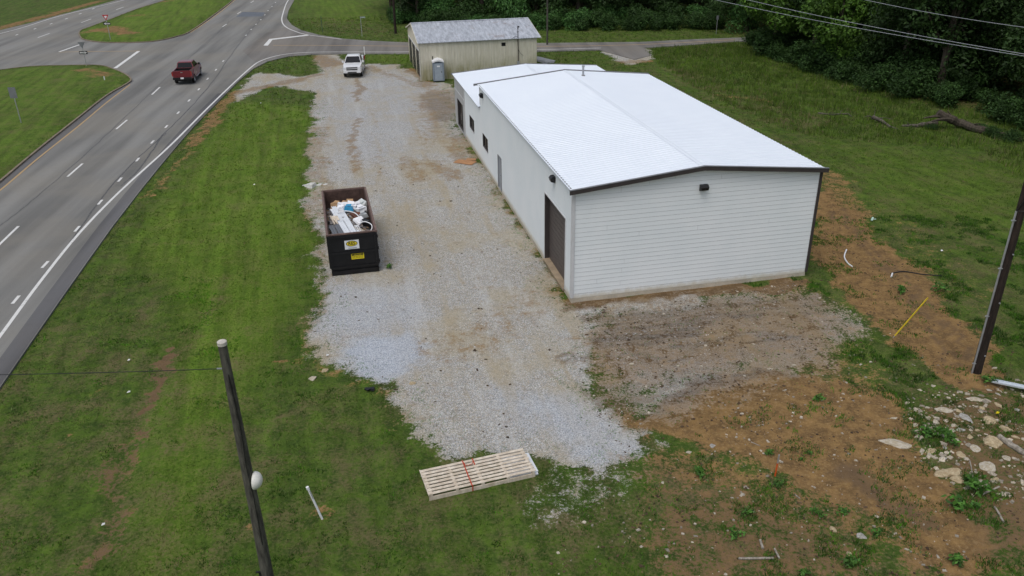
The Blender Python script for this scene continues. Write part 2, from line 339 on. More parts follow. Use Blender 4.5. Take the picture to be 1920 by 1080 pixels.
# ------------------------------------------------------------------ ground cover map
# (channel, image-traced points, half width m, feather m, value)   gravel=g dirt=d blue=b | lush=l dry=y mud=m
PAINT = [
 ('g', 'poly', LOT, .85, 1.),
 ('g', 'poly', W([(1500, 540), (1620, 600), (1560, 680), (1400, 760), (1240, 800), (1150, 760), (1170, 640)]), 1.2, .62),
 ('g', 'poly', W([(1000, 860), (1240, 850), (1260, 890), (1080, 985), (940, 990)]), .9, .36),
 ('g', 'poly', W([(1120, 90), (1205, 86), (1235, 112), (1185, 122), (1150, 108)]), 1.0, .9),
 ('g', 'poly', W([(1070, 566), (1300, 545), (1490, 525), (1520, 560), (1450, 620), (1300, 700), (1200, 780), (1100, 740)]), 1.8, .60), ('g', 'chain', W([(1190, 700), (1290, 690), (1420, 670), (1480, 660)]), .5, .9, .72), ('g', 'chain', W([(1110, 585), (1200, 575), (1290, 568)]), .4, .6, .8),
 ('b', 'poly', W([(636, 640), (700, 625), (775, 628), (780, 660), (760, 692), (700, 708), (655, 695), (625, 668)]), .45, 1.),
 ('b', 'poly', W([(600, 545), (760, 530), (790, 590), (750, 620), (590, 622)]), 1.2, .62),
 ('b', 'poly', W([(930, 730), (1080, 745), (1165, 790), (1230, 850), (1100, 860), (1010, 800)]), 1.0, .7),
 ('b', 'poly', W([(690, 140), (770, 140), (800, 200), (760, 300), (640, 300), (610, 220), (640, 150)]), 2.5, .30),
 ('d', 'chain', W([(1140, 640), (1230, 628), (1310, 615)]), .28, .35, .95), ('m', 'chain', W([(1140, 640), (1230, 628), (1310, 615)]), .35, .3, 1.),
 ('d', 'chain', W([(1120, 600), (1250, 600), (1400, 575), (1520, 570)]), .5, .6, .75), ('m', 'chain', W([(1120, 600), (1250, 600), (1400, 575), (1520, 570)]), .8, .5, .75),
 ('d', 'chain', W([(1120, 655), (1270, 650), (1430, 655)]), .35, .5, .65),
 ('d', 'chain', W([(1075, 572), (1180, 562), (1340, 545), (1500, 528)]), .45, .35, .95), ('m', 'chain', W([(1075, 572), (1180, 562), (1340, 545), (1500, 528)]), .5, .3, .6),
 ('d', 'chain', W([(1050, 672), (1100, 672)]), .25, .3, .7), ('m', 'chain', W([(1060, 672), (1100, 672)]), .3, .2, .8),
 ('d', 'poly', W([(1090, 735), (1180, 770), (1280, 715), (1440, 690), (1610, 720), (1690, 760), (1700, 830), (1760, 880), (1830, 970), (1870, 1080), (1700, 1080), (1650, 990), (1560, 960), (1480, 900), (1330, 850), (1180, 800)]), .8, 1.),
 ('d', 'poly', W([(1535, 345), (1570, 365), (1660, 450), (1770, 560), (1850, 670), (1870, 735), (1800, 725), (1680, 650), (1590, 570), (1518, 470)]), .6, 1.), ('d', 'chain', W([(1570, 400), (1640, 490), (1740, 600), (1830, 700)]), 1.0, .5, 1.15), ('d', 'chain', W([(1740, 600), (1830, 640)]), .6, .8, .7),
 ('d', 'chain', W([(1640, 470), (1720, 505)]), .6, .6, .75), ('d', 'chain', W([(1560, 330), (1600, 400)]), .8, 1., .6),
 ('d', 'chain', W([(1810, 712), (1850, 718)]), .5, .4, 1.),
 ('m', 'chain', W([(1080, 745), (1200, 745), (1300, 720)]), .7, .6, .95), ('m', 'chain', W([(1580, 880), (1640, 940), (1700, 980)]), .25, .35, .9),
 ('m', 'poly', W([(1180, 870), (1400, 930), (1550, 960), (1700, 1080), (1300, 1140), (1150, 1000)]), 1.6, .75),
 ('d', 'poly', W([(1220, 890), (1400, 900), (1560, 960), (1690, 1120), (1300, 1160), (1180, 980)]), 1.6, .60), ('d', 'poly', W([(1150, 850), (1330, 850), (1500, 900), (1700, 1000), (1700, 1060), (1400, 960), (1200, 910)]), 1.2, .60), ('y', 'poly', W([(1000, 860), (1300, 830), (1560, 700), (1700, 700), (1920, 680), (2000, 1140), (900, 1140)]), 1.5, .85),
 ('m', 'poly', W([(1700, 760), (1920, 720), (2100, 900), (2000, 1140), (1850, 1080), (1760, 880)]), .8, .8),
 ('d', 'poly', W([(1700, 760), (1920, 720), (2100, 900), (2000, 1140), (1850, 1080), (1760, 880)]), .8, .60),
 ('d', 'poly', W([(1130, 575), (1500, 535), (1600, 600), (1560, 700), (1300, 730), (1120, 740), (1080, 660)]), 2.2, .88), ('m', 'poly', W([(1130, 575), (1500, 535), (1600, 600), (1560, 700), (1300, 730), (1120, 740)]), 1.6, .28),
 ('m', 'chain', W([(1180, 618), (1300, 608), (1420, 590)]), .2, .2, 1.), ('m', 'chain', W([(1150, 590), (1300, 578), (1450, 560)]), .2, .2, 1.), ('m', 'chain', W([(1200, 648), (1330, 640), (1480, 635)]), .16, .2, 1.), ('m', 'chain', W([(1160, 668), (1300, 672)]), .08, .12, .9), ('m', 'chain', W([(1180, 760), (1320, 735), (1480, 700)]), .12, .2, .9),
 ('m', 'chain', W([(1560, 400), (1660, 510), (1800, 680)]), .06, .14, .8), ('m', 'chain', W([(1575, 395), (1680, 510), (1830, 680)]), .06, .14, .8), ('d', 'poly', W([(1080, 650), (1300, 690), (1180, 790), (1090, 750)]), .8, .6),
 ('l', 'poly', W([(1550, 260), (1920, 320), (1920, 440), (1650, 400)]), 3., .35),
 ('y', 'poly', W([(1550, 320), (1930, 440), (1930, 700), (1700, 560)]), 3., .6), ('d', 'poly', W([(640, 480), (900, 300), (1020, 540), (900, 800), (760, 700)]), 3., .22),
 ('d', 'poly', W([(1560, 640), (1700, 720), (1640, 760), (1350, 700)]), 1.2, .45),
 ('d', 'chain', W([(668, 222), (668, 260), (668, 325)]), .18, .5, .80), ('d', 'chain', W([(700, 200), (712, 330)]), .1, .5, .42), ('d', 'chain', W([(672, 148), (670, 190)]), .3, .4, .85),
 ('d', 'chain', W([(770, 300), (785, 340)]), .5, .8, .62), ('d', 'chain', W([(815, 305), (850, 335)]), .5, 1.0, .72), ('d', 'chain', W([(860, 260), (880, 300)]), .8, .8, .7), ('d', 'poly', W([(770, 170), (850, 170), (860, 260), (790, 290), (760, 230)]), 2.5, .55), ('d', 'chain', W([(600, 240), (596, 330), (604, 400)]), .6, .6, .6), ('d', 'chain', W([(1010, 560), (900, 640), (800, 655)]), .8, 1., .48),
 ('d', 'poly', W([(800, 165), (856, 170), (862, 232), (800, 230), (780, 200)]), 1.2, .85),
 ('m', 'chain', W([(815, 180), (850, 220), (868, 248)]), 1.0, .8, .6), ('m', 'chain', W([(825, 238), (868, 240)]), .4, .5, 1.),
 ('d', 'chain', W([(866, 250), (900, 300), (935, 356), (1026, 492), (1062, 566)]), .28, .35, .55),
 ('d', 'poly', W([(600, 130), (655, 118), (620, 102), (585, 104)]), 1.0, .95), ('d', 'chain', W([(590, 140), (560, 150), (500, 162), (440, 175)]), .5, .8, .85),
 ('d', 'chain', W([(440, 172), (415, 200), (385, 240), (362, 270)]), .45, .5, .70), ('d', 'chain', W([(362, 270), (320, 320), (280, 370)]), .2, .4, .5),
 ('d', 'chain', W([(592, 200), (578, 300), (580, 360), (600, 440), (604, 520), (592, 600), (570, 650)]), .15, .5, .5),
 ('d', 'chain', W([(690, 125), (780, 160)]), .4, .8, .62), ('d', 'chain', W([(770, 130), (800, 160)]), .6, .6, .8),
 ('d', 'chain', W([(560, 672), (600, 700), (720, 720), (760, 790)]), .2, .5, .42),
 ('d', 'chain', W([(520, 675), (545, 670)]), .15, .2, .8), ('d', 'chain', W([(455, 1005), (470, 990)]), .1, .25, .6), ('d', 'chain', W([(595, 965), (625, 955)]), .1, .25, .6),
 ('y', 'poly', W([(-80, 760), (130, 600), (220, 520), (330, 640), (250, 1100), (-160, 1200)]), 2.2, .72),
 ('y', 'chain', W([(330, 650), (290, 740), (255, 820), (215, 930), (170, 1080)]), .35, .4, 1.), ('y', 'chain', W([(420, 520), (330, 760), (300, 1080)]), .15, .3, .8), ('y', 'chain', W([(470, 620), (400, 860), (390, 1080)]), .15, .3, .7), ('m', 'chain', W([(330, 650), (290, 740), (255, 820), (220, 920), (180, 1080)]), .3, .4, .9),
 ('d', 'chain', W([(326, 655), (290, 745), (262, 810)]), .10, .25, .95), ('d', 'chain', W([(255, 820), (225, 920), (170, 1080)]), .25, .5, .5),
 ('d', 'chain', W([(190, 720), (186, 740)]), .1, .25, .5), ('d', 'chain', W([(152, 812), (150, 838)]), .1, .22, .62), ('y', 'chain', W([(60, 990), (110, 950)]), .3, .4, .9),
 ('y', 'chain', W([(540, 800), (530, 870)]), .4, .5, .9), ('y', 'chain', W([(60, 800), (110, 690)]), .5, .6, .9),
 ('y', 'poly', W([(330, 760), (560, 700), (760, 800), (900, 900), (900, 1140), (200, 1140)]), 2.5, .5),
 ('y', 'poly', W([(500, 820), (760, 820), (900, 900), (900, 1100), (480, 1100)]), 1.5, .55),
 ('l', 'poly', W([(440, 190), (590, 200), (575, 370), (585, 470), (520, 640), (430, 800), (330, 1080), (260, 1080), (300, 800), (360, 620), (300, 520), (230, 500), (330, 340)]), 1.6, .85),
 ('l', 'poly', island1, 3., .6), ('l', 'poly', island2, 2.5, .9), ('l', 'poly', W([(690, 100), (770, 100), (770, 120), (690, 118)]), 1., .6),
 ('l', 'poly', W([(560, 0), (640, -20), (700, 10), (690, 40), (600, 40)]), 6., .9),
 ('y', 'poly', W([(560, 30), (700, 40), (760, 70), (640, 66)]), 2., .75), ('y', 'chain', W([(150, 148), (195, 145)]), 1., 1., 1.), ('d', 'chain', W([(158, 135), (200, 145)]), .8, 1., .75),
 ('d', 'chain', W([(168, 62), (205, 55), (240, 66)]), 1.2, 1.2, .8), ('d', 'chain', W([(250, 33), (262, 30)]), 1., 1., .7), ('d', 'chain', W([(300, 5), (330, 2)]), 1., 1., .7),
 ('d', 'chain', W([(0, 238), (60, 236)]), .5, .4, .7),
 ('d', 'chain', W([(-100, 76), (0, 52), (113, 23), (200, -2)]), .9, .8, .8),
 ('y', 'poly', W([(1050, 120), (1240, 130), (1520, 270), (1480, 290)]), 3., .5), ('d', 'chain', W([(1345, 178), (1440, 192)]), .4, .9, .5),
 ('d', 'chain', W([(1180, 116), (1215, 115)]), .8, .6, .7), ('y', 'chain', W([(1240, 135), (1370, 190), (1480, 225)]), 2.0, 2., .6),
 ('d', 'poly', W([(1540, 320), (1760, 420), (1900, 560), (1920, 640), (1700, 520)]), 2.5, .33),
]
ROADZ = .03
FOREST_EDGE = W([(1385, 82), (1450, 118), (1565, 158), (1680, 184), (1797, 208), (1920, 244), (2080, 300), (2300, 400)])
def hill(x, y):
    fx, fy = FOREST_EDGE[0]
    side = poly_sd(x, y, FOREST_EDGE+[(120, 30), (160, 200), (60, 260), (29, 260)])
    r = np.clip(side-3, 0, 60)*.13
    r2 = np.clip(y-128, 0, 90)*.10*sstep(-30, -5, x)
    return np.maximum(r, r2)
def gz(x, y, rd):   # ground height; rd = signed distance into road
    z = (fbm(x, y, .35, 4, 3)-.5)*.10+(fbm(x, y, 1.6, 3, 9)-.5)*.035
    z = z-.09*np.exp(-(chain_d(x, y, W([(330, 640), (290, 740), (240, 850), (180, 1080)]))/.5)**2)
    z = z-.06*np.exp(-(chain_d(x, y, W([(1150, 590), (1300, 578), (1450, 560)]))/.22)**2)-.05*np.exp(-(chain_d(x, y, W([(1200, 648), (1330, 640), (1480, 635)]))/.2)**2)
    z = z-.05*np.exp(-(chain_d(x, y, W([(1140, 640), (1230, 628), (1310, 615)]))/.25)**2)
    bp = poly_sd(x, y, W([(1720, 770), (1850, 745), (2050, 900), (2000, 1200), (1900, 1150), (1780, 900)]))
    z = z+sstep(-1, 1.2, bp)*(.18+.25*(fbm(x, y, .9, 3, 5)-.4))
    z = z+.22*np.exp(-(chain_d(x, y, W([(1825, 706)]))/.6)**2)
    z = z+hill(x, y)
    f = sstep(-1.6, .1, rd); return z*(1-f)-.06*f
def warp(x, y):
    return (x+(fbm(x, y, .40, 3, 81)-.5)*1.5+(fbm(x, y, 1.7, 4, 82)-.5)*1.3, y+(fbm(x, y, .40, 3, 83)-.5)*1.5+(fbm(x, y, 1.7, 4, 84)-.5)*1.3)
def cover(x, y):
    ch = {k: np.zeros(x.shape) for k in 'gdblym'}
    x, y = warp(x, y)
    for p in PAINT:
        if p[1] == 'poly':
            _, _, pts, fe, val = p; sd = poly_sd(x, y, pts); f = sstep(-fe, fe, sd)*val
        else:
            k, _, pts, wd, fe, val = p; f = (1-sstep(wd-fe*.2, wd+fe, chain_d(x, y, pts)))*val
        ch[p[0]] = np.maximum(ch[p[0]], f)
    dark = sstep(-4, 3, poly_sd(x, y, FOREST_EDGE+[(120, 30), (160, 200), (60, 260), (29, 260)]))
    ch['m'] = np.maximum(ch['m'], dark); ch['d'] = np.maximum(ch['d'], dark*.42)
    # lot outside far drive
    return ch
def axis(segs):
    out = [segs[0][0]]
    for a, b, s in segs:
        n = max(1, int(round((b-a)/s))); out += list(np.linspace(a, b, n+1)[1:])
    return np.array(out)
XS = axis([(-1500, -300, 100), (-300, -80, 12), (-80, -34, 1.), (-34, 32, .22), (32, 70, 1.), (70, 300, 10), (300, 1500, 100)])
YS = axis([(-200, 0, 20), (0, 14, 1), (14, 58, .2), (58, 105, .4), (105, 150, 1.), (150, 300, 6), (300, 2500, 100)])
def set_attr(me, name, arr):
    a = me.attributes.new(name, 'FLOAT_COLOR', 'POINT'); a.data.foreach_set('color', np.ascontiguousarray(arr, dtype=np.float32).ravel())
def grid_mesh(name, xs, ys, zoff, keep=None, extra=None, zconst=None):
    X, Y = np.meshgrid(xs, ys); x = X.ravel(); y = Y.ravel()
    rd = road_d(x, y); Z = gz(x, y, rd) if zconst is None else np.full(x.shape, zconst)+(fbm(x, y, .35, 4, 3)-.5)*.06
    ch = cover(x, y); nx, ny = len(xs), len(ys)
    i = np.arange(nx*ny).reshape(ny, nx); q = np.stack([i[:-1, :-1], i[:-1, 1:], i[1:, 1:], i[1:, :-1]], -1).reshape(-1, 4)
    if keep is not None:
        k = keep(x, y, ch); q = q[k[q].all(1)]
        used = np.unique(q); rem = np.full(nx*ny, -1); rem[used] = np.arange(len(used)); q = rem[q]
        x, y, Z = x[used], y[used], Z[used]; ch = {a: b[used] for a, b in ch.items()}
    me = bpy.data.meshes.new(name); me.vertices.add(len(x)); me.vertices.foreach_set('co', np.stack([x, y, Z+zoff], 1).astype(np.float32).ravel())
    me.loops.add(q.size); me.loops.foreach_set('vertex_index', q.ravel().astype(np.int32)); me.polygons.add(len(q))
    me.polygons.foreach_set('loop_start', np.arange(0, q.size, 4, dtype=np.int32)); me.polygons.foreach_set('use_smooth', np.ones(len(q), bool))
    me.update(calc_edges=True)
    o1 = np.ones(len(x)); set_attr(me, 'cover', np.stack([ch['g'], ch['d'], ch['b'], o1], 1)); set_attr(me, 'tone', np.stack([ch['l'], ch['y'], ch['m'], o1], 1))
    me.materials.append(M_GROUND); o = bpy.data.objects.new(name, me); COL.objects.link(o); o['kind'] = 'structure'; return o
def road_d(x, y): return poly_sd(x, y, road_poly)
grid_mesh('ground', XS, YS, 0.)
rag = lambda x, y: (fbm(x, y, 1.1, 3, 21)-.5)*.9
lx = np.array([p[0] for p in LOT]); ly = np.array([p[1] for p in LOT])
grid_mesh('gravel_lot', axis([(lx.min()-1, lx.max()+1, .25)]), axis([(ly.min()-1, 58, .22), (58, ly.max()+1, .35)]), .006,
          keep=lambda x, y, ch: (poly_sd(*warp(x, y), LOT) > -.15) & (road_d(x, y) < -.05))
# ------------------------------------------------------------------ roads
def flat_poly(name, poly, z, mat, parent=None, depth=.12, zfun=None):
    m = MB(); n = len(poly); tri = tessellate_polygon([[Vector((p[0], p[1], 0)) for p in poly]])
    vs = [(p[0], p[1], z) for p in poly]+[(p[0], p[1], z-depth) for p in poly]
    fs = []
    for t in tri:
        a, b, c = [Vector(vs[i]) for i in t]
        fs.append(tuple(t) if (b-a).cross(c-a).z > 0 else tuple(t[::-1]))
    fs += [(i, (i+1) % n, n+(i+1) % n, n+i) for i in range(n)]
    return m.add(vs, fs).build(name, mat, parent)
def ribbon(m, pts, wd, z, h=0.):
    P = [Vector((p[0], p[1], 0)) for p in pts]; n = len(P); L = []; R = []
    for i, p in enumerate(P):
        t = (P[min(i+1, n-1)]-P[max(i-1, 0)]).normalized(); s = Vector((-t.y, t.x, 0))*wd/2; L.append(p+s); R.append(p-s)
    vs = [(p.x, p.y, z) for p in L]+[(p.x, p.y, z) for p in R]
    fs = [(i+1, i, n+i, n+i+1) for i in range(n-1)]
    if h:
        k = len(vs); vs += [(a, b, c-h) for a, b, c in vs]
        fs += [(i, i+1, k+i+1, k+i) for i in range(n-1)]+[(n+i+1, n+i, k+n+i, k+n+i+1) for i in range(n-1)]+[(0, k, k+n, n), (n-1, 2*n-1, k+2*n-1, k+n-1)]
    m.add(vs, fs); return m
road = flat_poly('road', road_poly, ROADZ, M_ASPH); tag(road, kind='structure')
# darker strips and side-road surface laid into the road
ZL = ROADZ+.004
side = W([(503, 116), (470, 118), (485, 95), (530, 82), (567, 66), (545, 50), (562, 58), (600, 67), (645, 74), (700, 78), (767, 81), (880, 82), (1007, 82), (1200, 80), (1300, 75), (1380, 72), (1380, 77), (1300, 83), (1207, 89), (1120, 93), (1007, 96), (767, 100), (650, 100), (590, 101), (540, 105)])
sh = [(x, y) for x, y in catmull(hw_right[:16], 4)]
def offset(pts, d):
    P = [Vector((p[0], p[1], 0)) for p in pts]; o = []
    for i, p in enumerate(P):
        t = (P[min(i+1, len(P)-1)]-P[max(i-1, 0)]).normalized(); o.append((p.x-t.y*d, p.y+t.x*d))
    return o
mm = MB(); ribbon(mm, offset(W([(-120, 860), (0, 728), (57, 645), (110, 568), (160, 497), (212, 424), (263, 358), (300, 312), (335, 270), (363, 238), (395, 205), (425, 175)]), .45), .8, ZL)
tag(mm.build('road_shoulder', M_ASPH_D), kind='structure')
mm = MB(); ribbon(mm, catmull(W([(-160, 470), (-60, 395), (0, 346), (70, 292), (143, 230), (200, 186), (243, 152)]), 4), 1.0, ZL)
tag(mm.build('road_shoulder', M_ASPH_D), kind='structure')
sb = flat_poly('side_road', W([(455, 96), (500, 62), (536, 50), (556, 57), (590, 66), (645, 74.5), (700, 78.5), (767, 81.5), (880, 82.5), (1007, 82.5), (1200, 80.5), (1300, 75.5), (1378, 72.2), (1378, 77.5), (1300, 83.2), (1207, 89), (1120, 93), (1007, 96), (767, 100), (650, 100), (590, 101), (540, 105), (505, 113), (480, 118)]), ROADZ+.004, M_ASPH2, depth=.02)
tag(sb, kind='structure')
dv = flat_poly('driveway', W([(1120, 93.5), (1207, 89.5), (1222, 104), (1190, 112), (1160, 104)]), .036, M_ASPH2, depth=.05); tag(dv, kind='structure')
mm = MB(); pp = W([(442, 32), (455, 22.5), (497, 23.5), (492, 31)]); mm.quad(*[(p[0], p[1], ZL) for p in pp])
tag(mm.build('road_patch', plain('asphalt_patch', (.115, .13, .15), .85, .2, 1)), kind='structure')
ZM = ROADZ+.009
def mark(name, pts, wd, mat, smooth=True):
    m = MB(); p = W(pts); ribbon(m, catmull(p, 5) if (smooth and len(p) > 2) else p, wd, ZM); m.build(name, mat, road)
def z1(pts): return [(a/3, b/3) for a, b in pts]
right_line = [(-120, 792), (0, 632), (75, 530), (150, 437), (227, 358), (320, 273), (400, 193), (467, 130), (493, 113), (533, 102.5), (583, 98.5), (650, 97.8), (767, 97.6), (1007, 93.6), (1127, 90.5)]
mark('edge_line', right_line, .17, M_WHITE_L)
mark('edge_line', [(600, -80), (565, -20), (541, 0), (530, 28), (529, 41), (535, 50), (548, 57), (573, 65), (610, 70), (640, 74)], .17, M_WHITE_L)
mark('edge_line', [(-200, 498), (-60, 402), (0, 358), (70, 299), (150, 235), (200, 193), (244, 159)], .15, M_YEL_L)
mark('edge_line', [(357, 61.5), (400, 33), (440, 1), (475, -30)], .15, M_YEL_L)
mark('edge_line', [(-300, 126), (0, 63.5), (113, 30), (233, 0), (300, -25)], .15, M_WHITE_L)
# dotted lane line and broken lane line on the highway
def P_at(px, py): return Vector(G2(px, py)).to_3d()
dots = z1([(675, 1013), (775, 900), (858, 801), (936, 714), (1003, 636), (1064, 567), (1119, 504), (1168, 445), (1215, 394), (1256, 345), (1384, 200), (1413, 167), (1440, 138), (1467, 112), (1490, 85), (1508, 61), (1530, 38), (1550, 15)])+[(188, 380), (145, 430), (85, 497), (30, 563)]
dots.sort(key=lambda p: -p[1])
for i, p in enumerate(dots):
    q = dots[min(i+1, len(dots)-1)] if i < len(dots)-1 else dots[i-1]
    a = P_at(*p); d = (P_at(*q)-a).normalized(); d = d if i < len(dots)-1 else -d
    m = MB(); ribbon(m, [(a-d*.45).xy, (a+d*.45).xy], .16, ZM); m.build('lane_dot', M_WHITE_L, road)
for a, b in [((-20, 478), (35, 425)), ((127, 332), (155, 307.5)), ((218, 243), (238.5, 225.5)), ((285, 178), (300, 164)), ((417, 51), (425, 45.5)), ((445, 26.5), (452, 22)), ((470, 5.5), (476, 2)), ((71, 71), (93, 63)), ((152, 43), (171, 36)), ((218, 18.5), (232, 13.5))]:
    mark('lane_dash', [a, b], .16, M_WHITE_L)
for p in z1([(95, 197), (197, 163), (288, 135), (374, 106), (452, 78), (525, 50)]):
    mark('lane_dot', [(p[0]-2.2, p[1]+.9), (p[0]+2.2, p[1]-.9)], .2, M_WHITE_L)
mark('stop_bar', [(111, 97.7), (157, 81.7)], .3, M_WHITE_L); mark('stop_bar', [(216, 128.5), (260, 96.5)], .42, M_WHITE_L)
mark('centre_line', [(111, 98.3), (180, 97), (262, 96)], .22, M_YEL_L); mark('centre_line', [(512, 85.5), (640, 85.8), (767, 87), (1007, 87.5), (1200, 84), (1378, 75)], .2, M_YEL_L)
m = MB(); pq = W([(494, 86), (502.5, 86), (511, 75.2), (579, 67), (577, 65.5), (505, 73.6)]); n_ = len(pq)
m.add([(p[0], p[1], ZM) for p in pq], [(0, 1, 2, 5), (2, 3, 4, 5)]); m.build('stop_bar', M_WHITE_L, road)
# joints and cracks
m = MB()
for pts, wd in [([(0, 425), (60, 378), (140, 308), (227, 228), (300, 158), (352, 112), (400, 68), (440, 33)], .06), ([(120, 470), (215, 342), (290, 268), (352, 208), (400, 152), (430, 108), (466, 62), (497, 28), (515, 8)], .09), ([(227, 350), (262, 318), (300, 262), (312, 250)], .12), ([(340, 112), (380, 90), (430, 40)], .05)]:
    P = catmull(W(pts), 8); P = [(x+(random.random()-.5)*.10, y) for x, y in P]; ribbon(m, P, wd, ROADZ+.006)
m.build('tar_seam', M_SEAM, road)
# ------------------------------------------------------------------ grassed medians with kerbs
def island(poly, name):
    P = catmull(poly+[poly[0]], 4)[:-1]
    xs = np.array([p[0] for p in P]); ys = np.array([p[1] for p in P]); s = .9
    # clipped polygon, filled by a fine grid plus rim
    m = MB(); n = len(P); k = MB(); ribbon(k, P+[P[0]], .16, .15, .14)
    tag(k.build('kerb', M_KERB), kind='structure')
    import bmesh
    bm = bmesh.new(); vs = [bm.verts.new((x, y, .10)) for x, y in P]; f = bm.faces.new(vs)
    bmesh.ops.triangulate(bm, faces=[f])
    for it in range(7):
        es = [e for e in bm.edges if e.calc_length() > 3.]
        if not es: break
        bmesh.ops.subdivide_edges(bm, edges=es, cuts=1)
    bmesh.ops.triangulate(bm, faces=bm.faces[:])
    for f in bm.faces:
        if f.normal.z < 0: f.normal_flip()
    me = bpy.data.meshes.new(name); bm.to_mesh(me); bm.free()
    co = np.empty(len(me.vertices)*3, np.float32); me.vertices.foreach_get('co', co); co = co.reshape(-1, 3); x, y = co[:, 0].astype(float), co[:, 1].astype(float)
    ch = cover(x, y); o1 = np.ones(len(x)); sd = poly_sd(x, y, P); co[:, 2] += (sstep(0, 3, sd)*(.1+fbm(x, y, .3, 3, 4)*.15)).astype(np.float32); me.vertices.foreach_set('co', co.ravel())
    set_attr(me, 'cover', np.stack([ch['g'], ch['d'], ch['b'], o1], 1)); set_attr(me, 'tone', np.stack([ch['l'], ch['y'], ch['m'], o1], 1))
    me.materials.append(M_GROUND); me.polygons.foreach_set('use_smooth', [True]*len(me.polygons)); o = bpy.data.objects.new(name, me); COL.objects.link(o); o['kind'] = 'structure'
island(island1, 'grass_median'); island(island2, 'grass_median')
# ------------------------------------------------------------------ the white building
PHI = .2123; BO = Vector((2.794, 34.408, 0)); BW, BL, BH, BR, BL2, BH2, BR2 = 12.19, 22.77, 5.59, 6.19, 34.59, 4.04, 4.49
bld = empty('warehouse', BO, PHI, 'long white lap-sided building with a bright white metal roof beside the gravel lot', 'building')
COURSE = .222
def siding(name, x0, x1, z0, ztop, P, out, openings=(), joints=True, seed=1):
    """lapped boards on a wall; P(x, z, off) gives the point, ztop(x) the wall height (gable or flat)"""
    rn = random.Random(seed); m = MB(); jt = MB(); zt = max(ztop(x0+(x1-x0)*k/40) for k in range(41)); zs = [z0]
    while zs[-1] < zt: zs.append(min(zt, zs[-1]+COURSE))
    cuts = sorted(set([round(v, 4) for v in zs]+[v for o in openings for v in o[2:]]))
    def base(z):
        i = max(k for k, v in enumerate(zs) if v <= z+1e-4); return zs[min(i, len(zs)-2)]
    def xr(z):   # widest x range whose top is above z
        a, b = x0, x1
        if ztop(a) < z:
            lo, hi = x0, (x0+x1)/2
            for _ in range(30):
                mid = (lo+hi)/2
                if ztop(mid) < z: lo = mid
                else: hi = mid
            a = hi
        if ztop(b) < z:
            lo, hi = (x0+x1)/2, x1
            for _ in range(30):
                mid = (lo+hi)/2
                if ztop(mid) < z: hi = mid
                else: lo = mid
            b = lo
        return a, b
    def off(z, bz): return .014-.009*(z-bz)/COURSE
    for za, zb in zip(cuts[:-1], cuts[1:]):
        if zb-za < 1e-3: continue
        bz = base(za); bl = [o for o in openings if o[2] < zb-1e-4 and o[3] > za+1e-4]
        a0, b0 = xr(za); a1, b1 = xr(zb)
        seg = []; cur = None
        xs = [(a0, a1)]
        for o in sorted(bl): xs += [(o[0], o[0]), (o[1], o[1])]
        xs.append((b0, b1))
        for i in range(0, len(xs), 2):
            (p, q), (r, s) = xs[i], xs[i+1]
            if r-p < .01: continue
            oa, ob = off(za, bz), off(zb, bz)
            m.quad(P(p, za, oa), P(r, za, oa), P(s, zb, ob), P(q, zb, ob))
            if abs(za-bz) < 1e-3: 
                m.quad(P(p, za, .004), P(r, za, .004), P(r, za, oa), P(p, za, oa))
                jt.quad(P(p, za-.010, .0065), P(r, za-.010, .0065), P(r, za+.003, oa+.0012), P(p, za+.003, oa+.0012))
            if joints and abs(za-bz) < 1e-3 and r-p > 2:
                x = p+rn.uniform(.4, 3.6)
                while x < r-.3 and rn.random() < .45:
                    jt.quad(P(x, za, oa+.0015), P(x+.007, za, oa+.0015), P(x+.007, zb-.005, ob+.0015), P(x, zb-.005, ob+.0015)); x += rn.uniform(2.8, 3.7)
    wl = m.build('wall', M_SIDE, bld); jt.build('siding_gap', M_JOINT, wl); return wl
gab = lambda h, r: (lambda x: h+(r-h)*(1-abs(x-BW/2)/(BW/2)))
Z0 = .20
siding('front', 0, BW, Z0, gab(BH, BR), lambda x, z, o: (x, -o, z), 1, seed=3)
OHD = (1.10, 4.87, Z0, 3.82); PDR = (15.86, 16.84, Z0, 2.32); WN2 = (20.3, 22.12, 1.48, 2.40); WN1 = (25.6, 27.5, 1.48, 2.40); STF = (30.65, 33.35, .20, 2.40)
siding('side', 0, BL, Z0, lambda x: BH, lambda x, z, o: (-o, x, z), 1, [OHD, PDR, WN2], seed=4)
siding('side', BL, 29.62, Z0, lambda x: BH2, lambda x, z, o: (-o, x, z), 1, [WN1], seed=5)
siding('back', 0, BW, Z0, gab(BH2, BR2), lambda x, z, o: (BW-x, BL2+o, z), 1, seed=6)
siding('right', 0, BL, Z0, lambda x: BH, lambda x, z, o: (BW+o, x, z), 1, seed=7)
siding('right', BL, BL2, Z0, lambda x: BH2, lambda x, z, o: (BW+o, x, z), 1, seed=8)
m = MB()   # step wall above the lower roof
m.add([(0, BL, BH2-.2), (BW, BL, BH2-.2), (BW, BL, BH), (BW/2, BL, BR), (0, BL, BH)], [(0, 1, 2, 3, 4)]); m.build('wall', M_SIDE, bld)
# grey entrance panel round the shopfront
m = MB(); X = -.03
y0, y1 = 29.62, BL2
for a, b, c, d in ((y0, STF[0], .05, BH2), (STF[1], y1, .05, BH2), (STF[0], STF[1], STF[3], BH2), (STF[0], STF[1], .05, STF[2])):
    m.box((X/2+.06, (a+b)/2, (c+d)/2), (.12-X, b-a, d-c))
wp = m.build('wall', M_STUCCO, bld); wp['label'] = 'grey panelled end of the wall round the glass entrance'
m = MB(); m.box((X-.012, (y0+y1)/2, 3.0), (.02, y1-y0, .035)); m.box((X-.012, y0+.05, 2.1), (.024, .10, 3.8)); m.build('trim', M_LTRIM, wp)
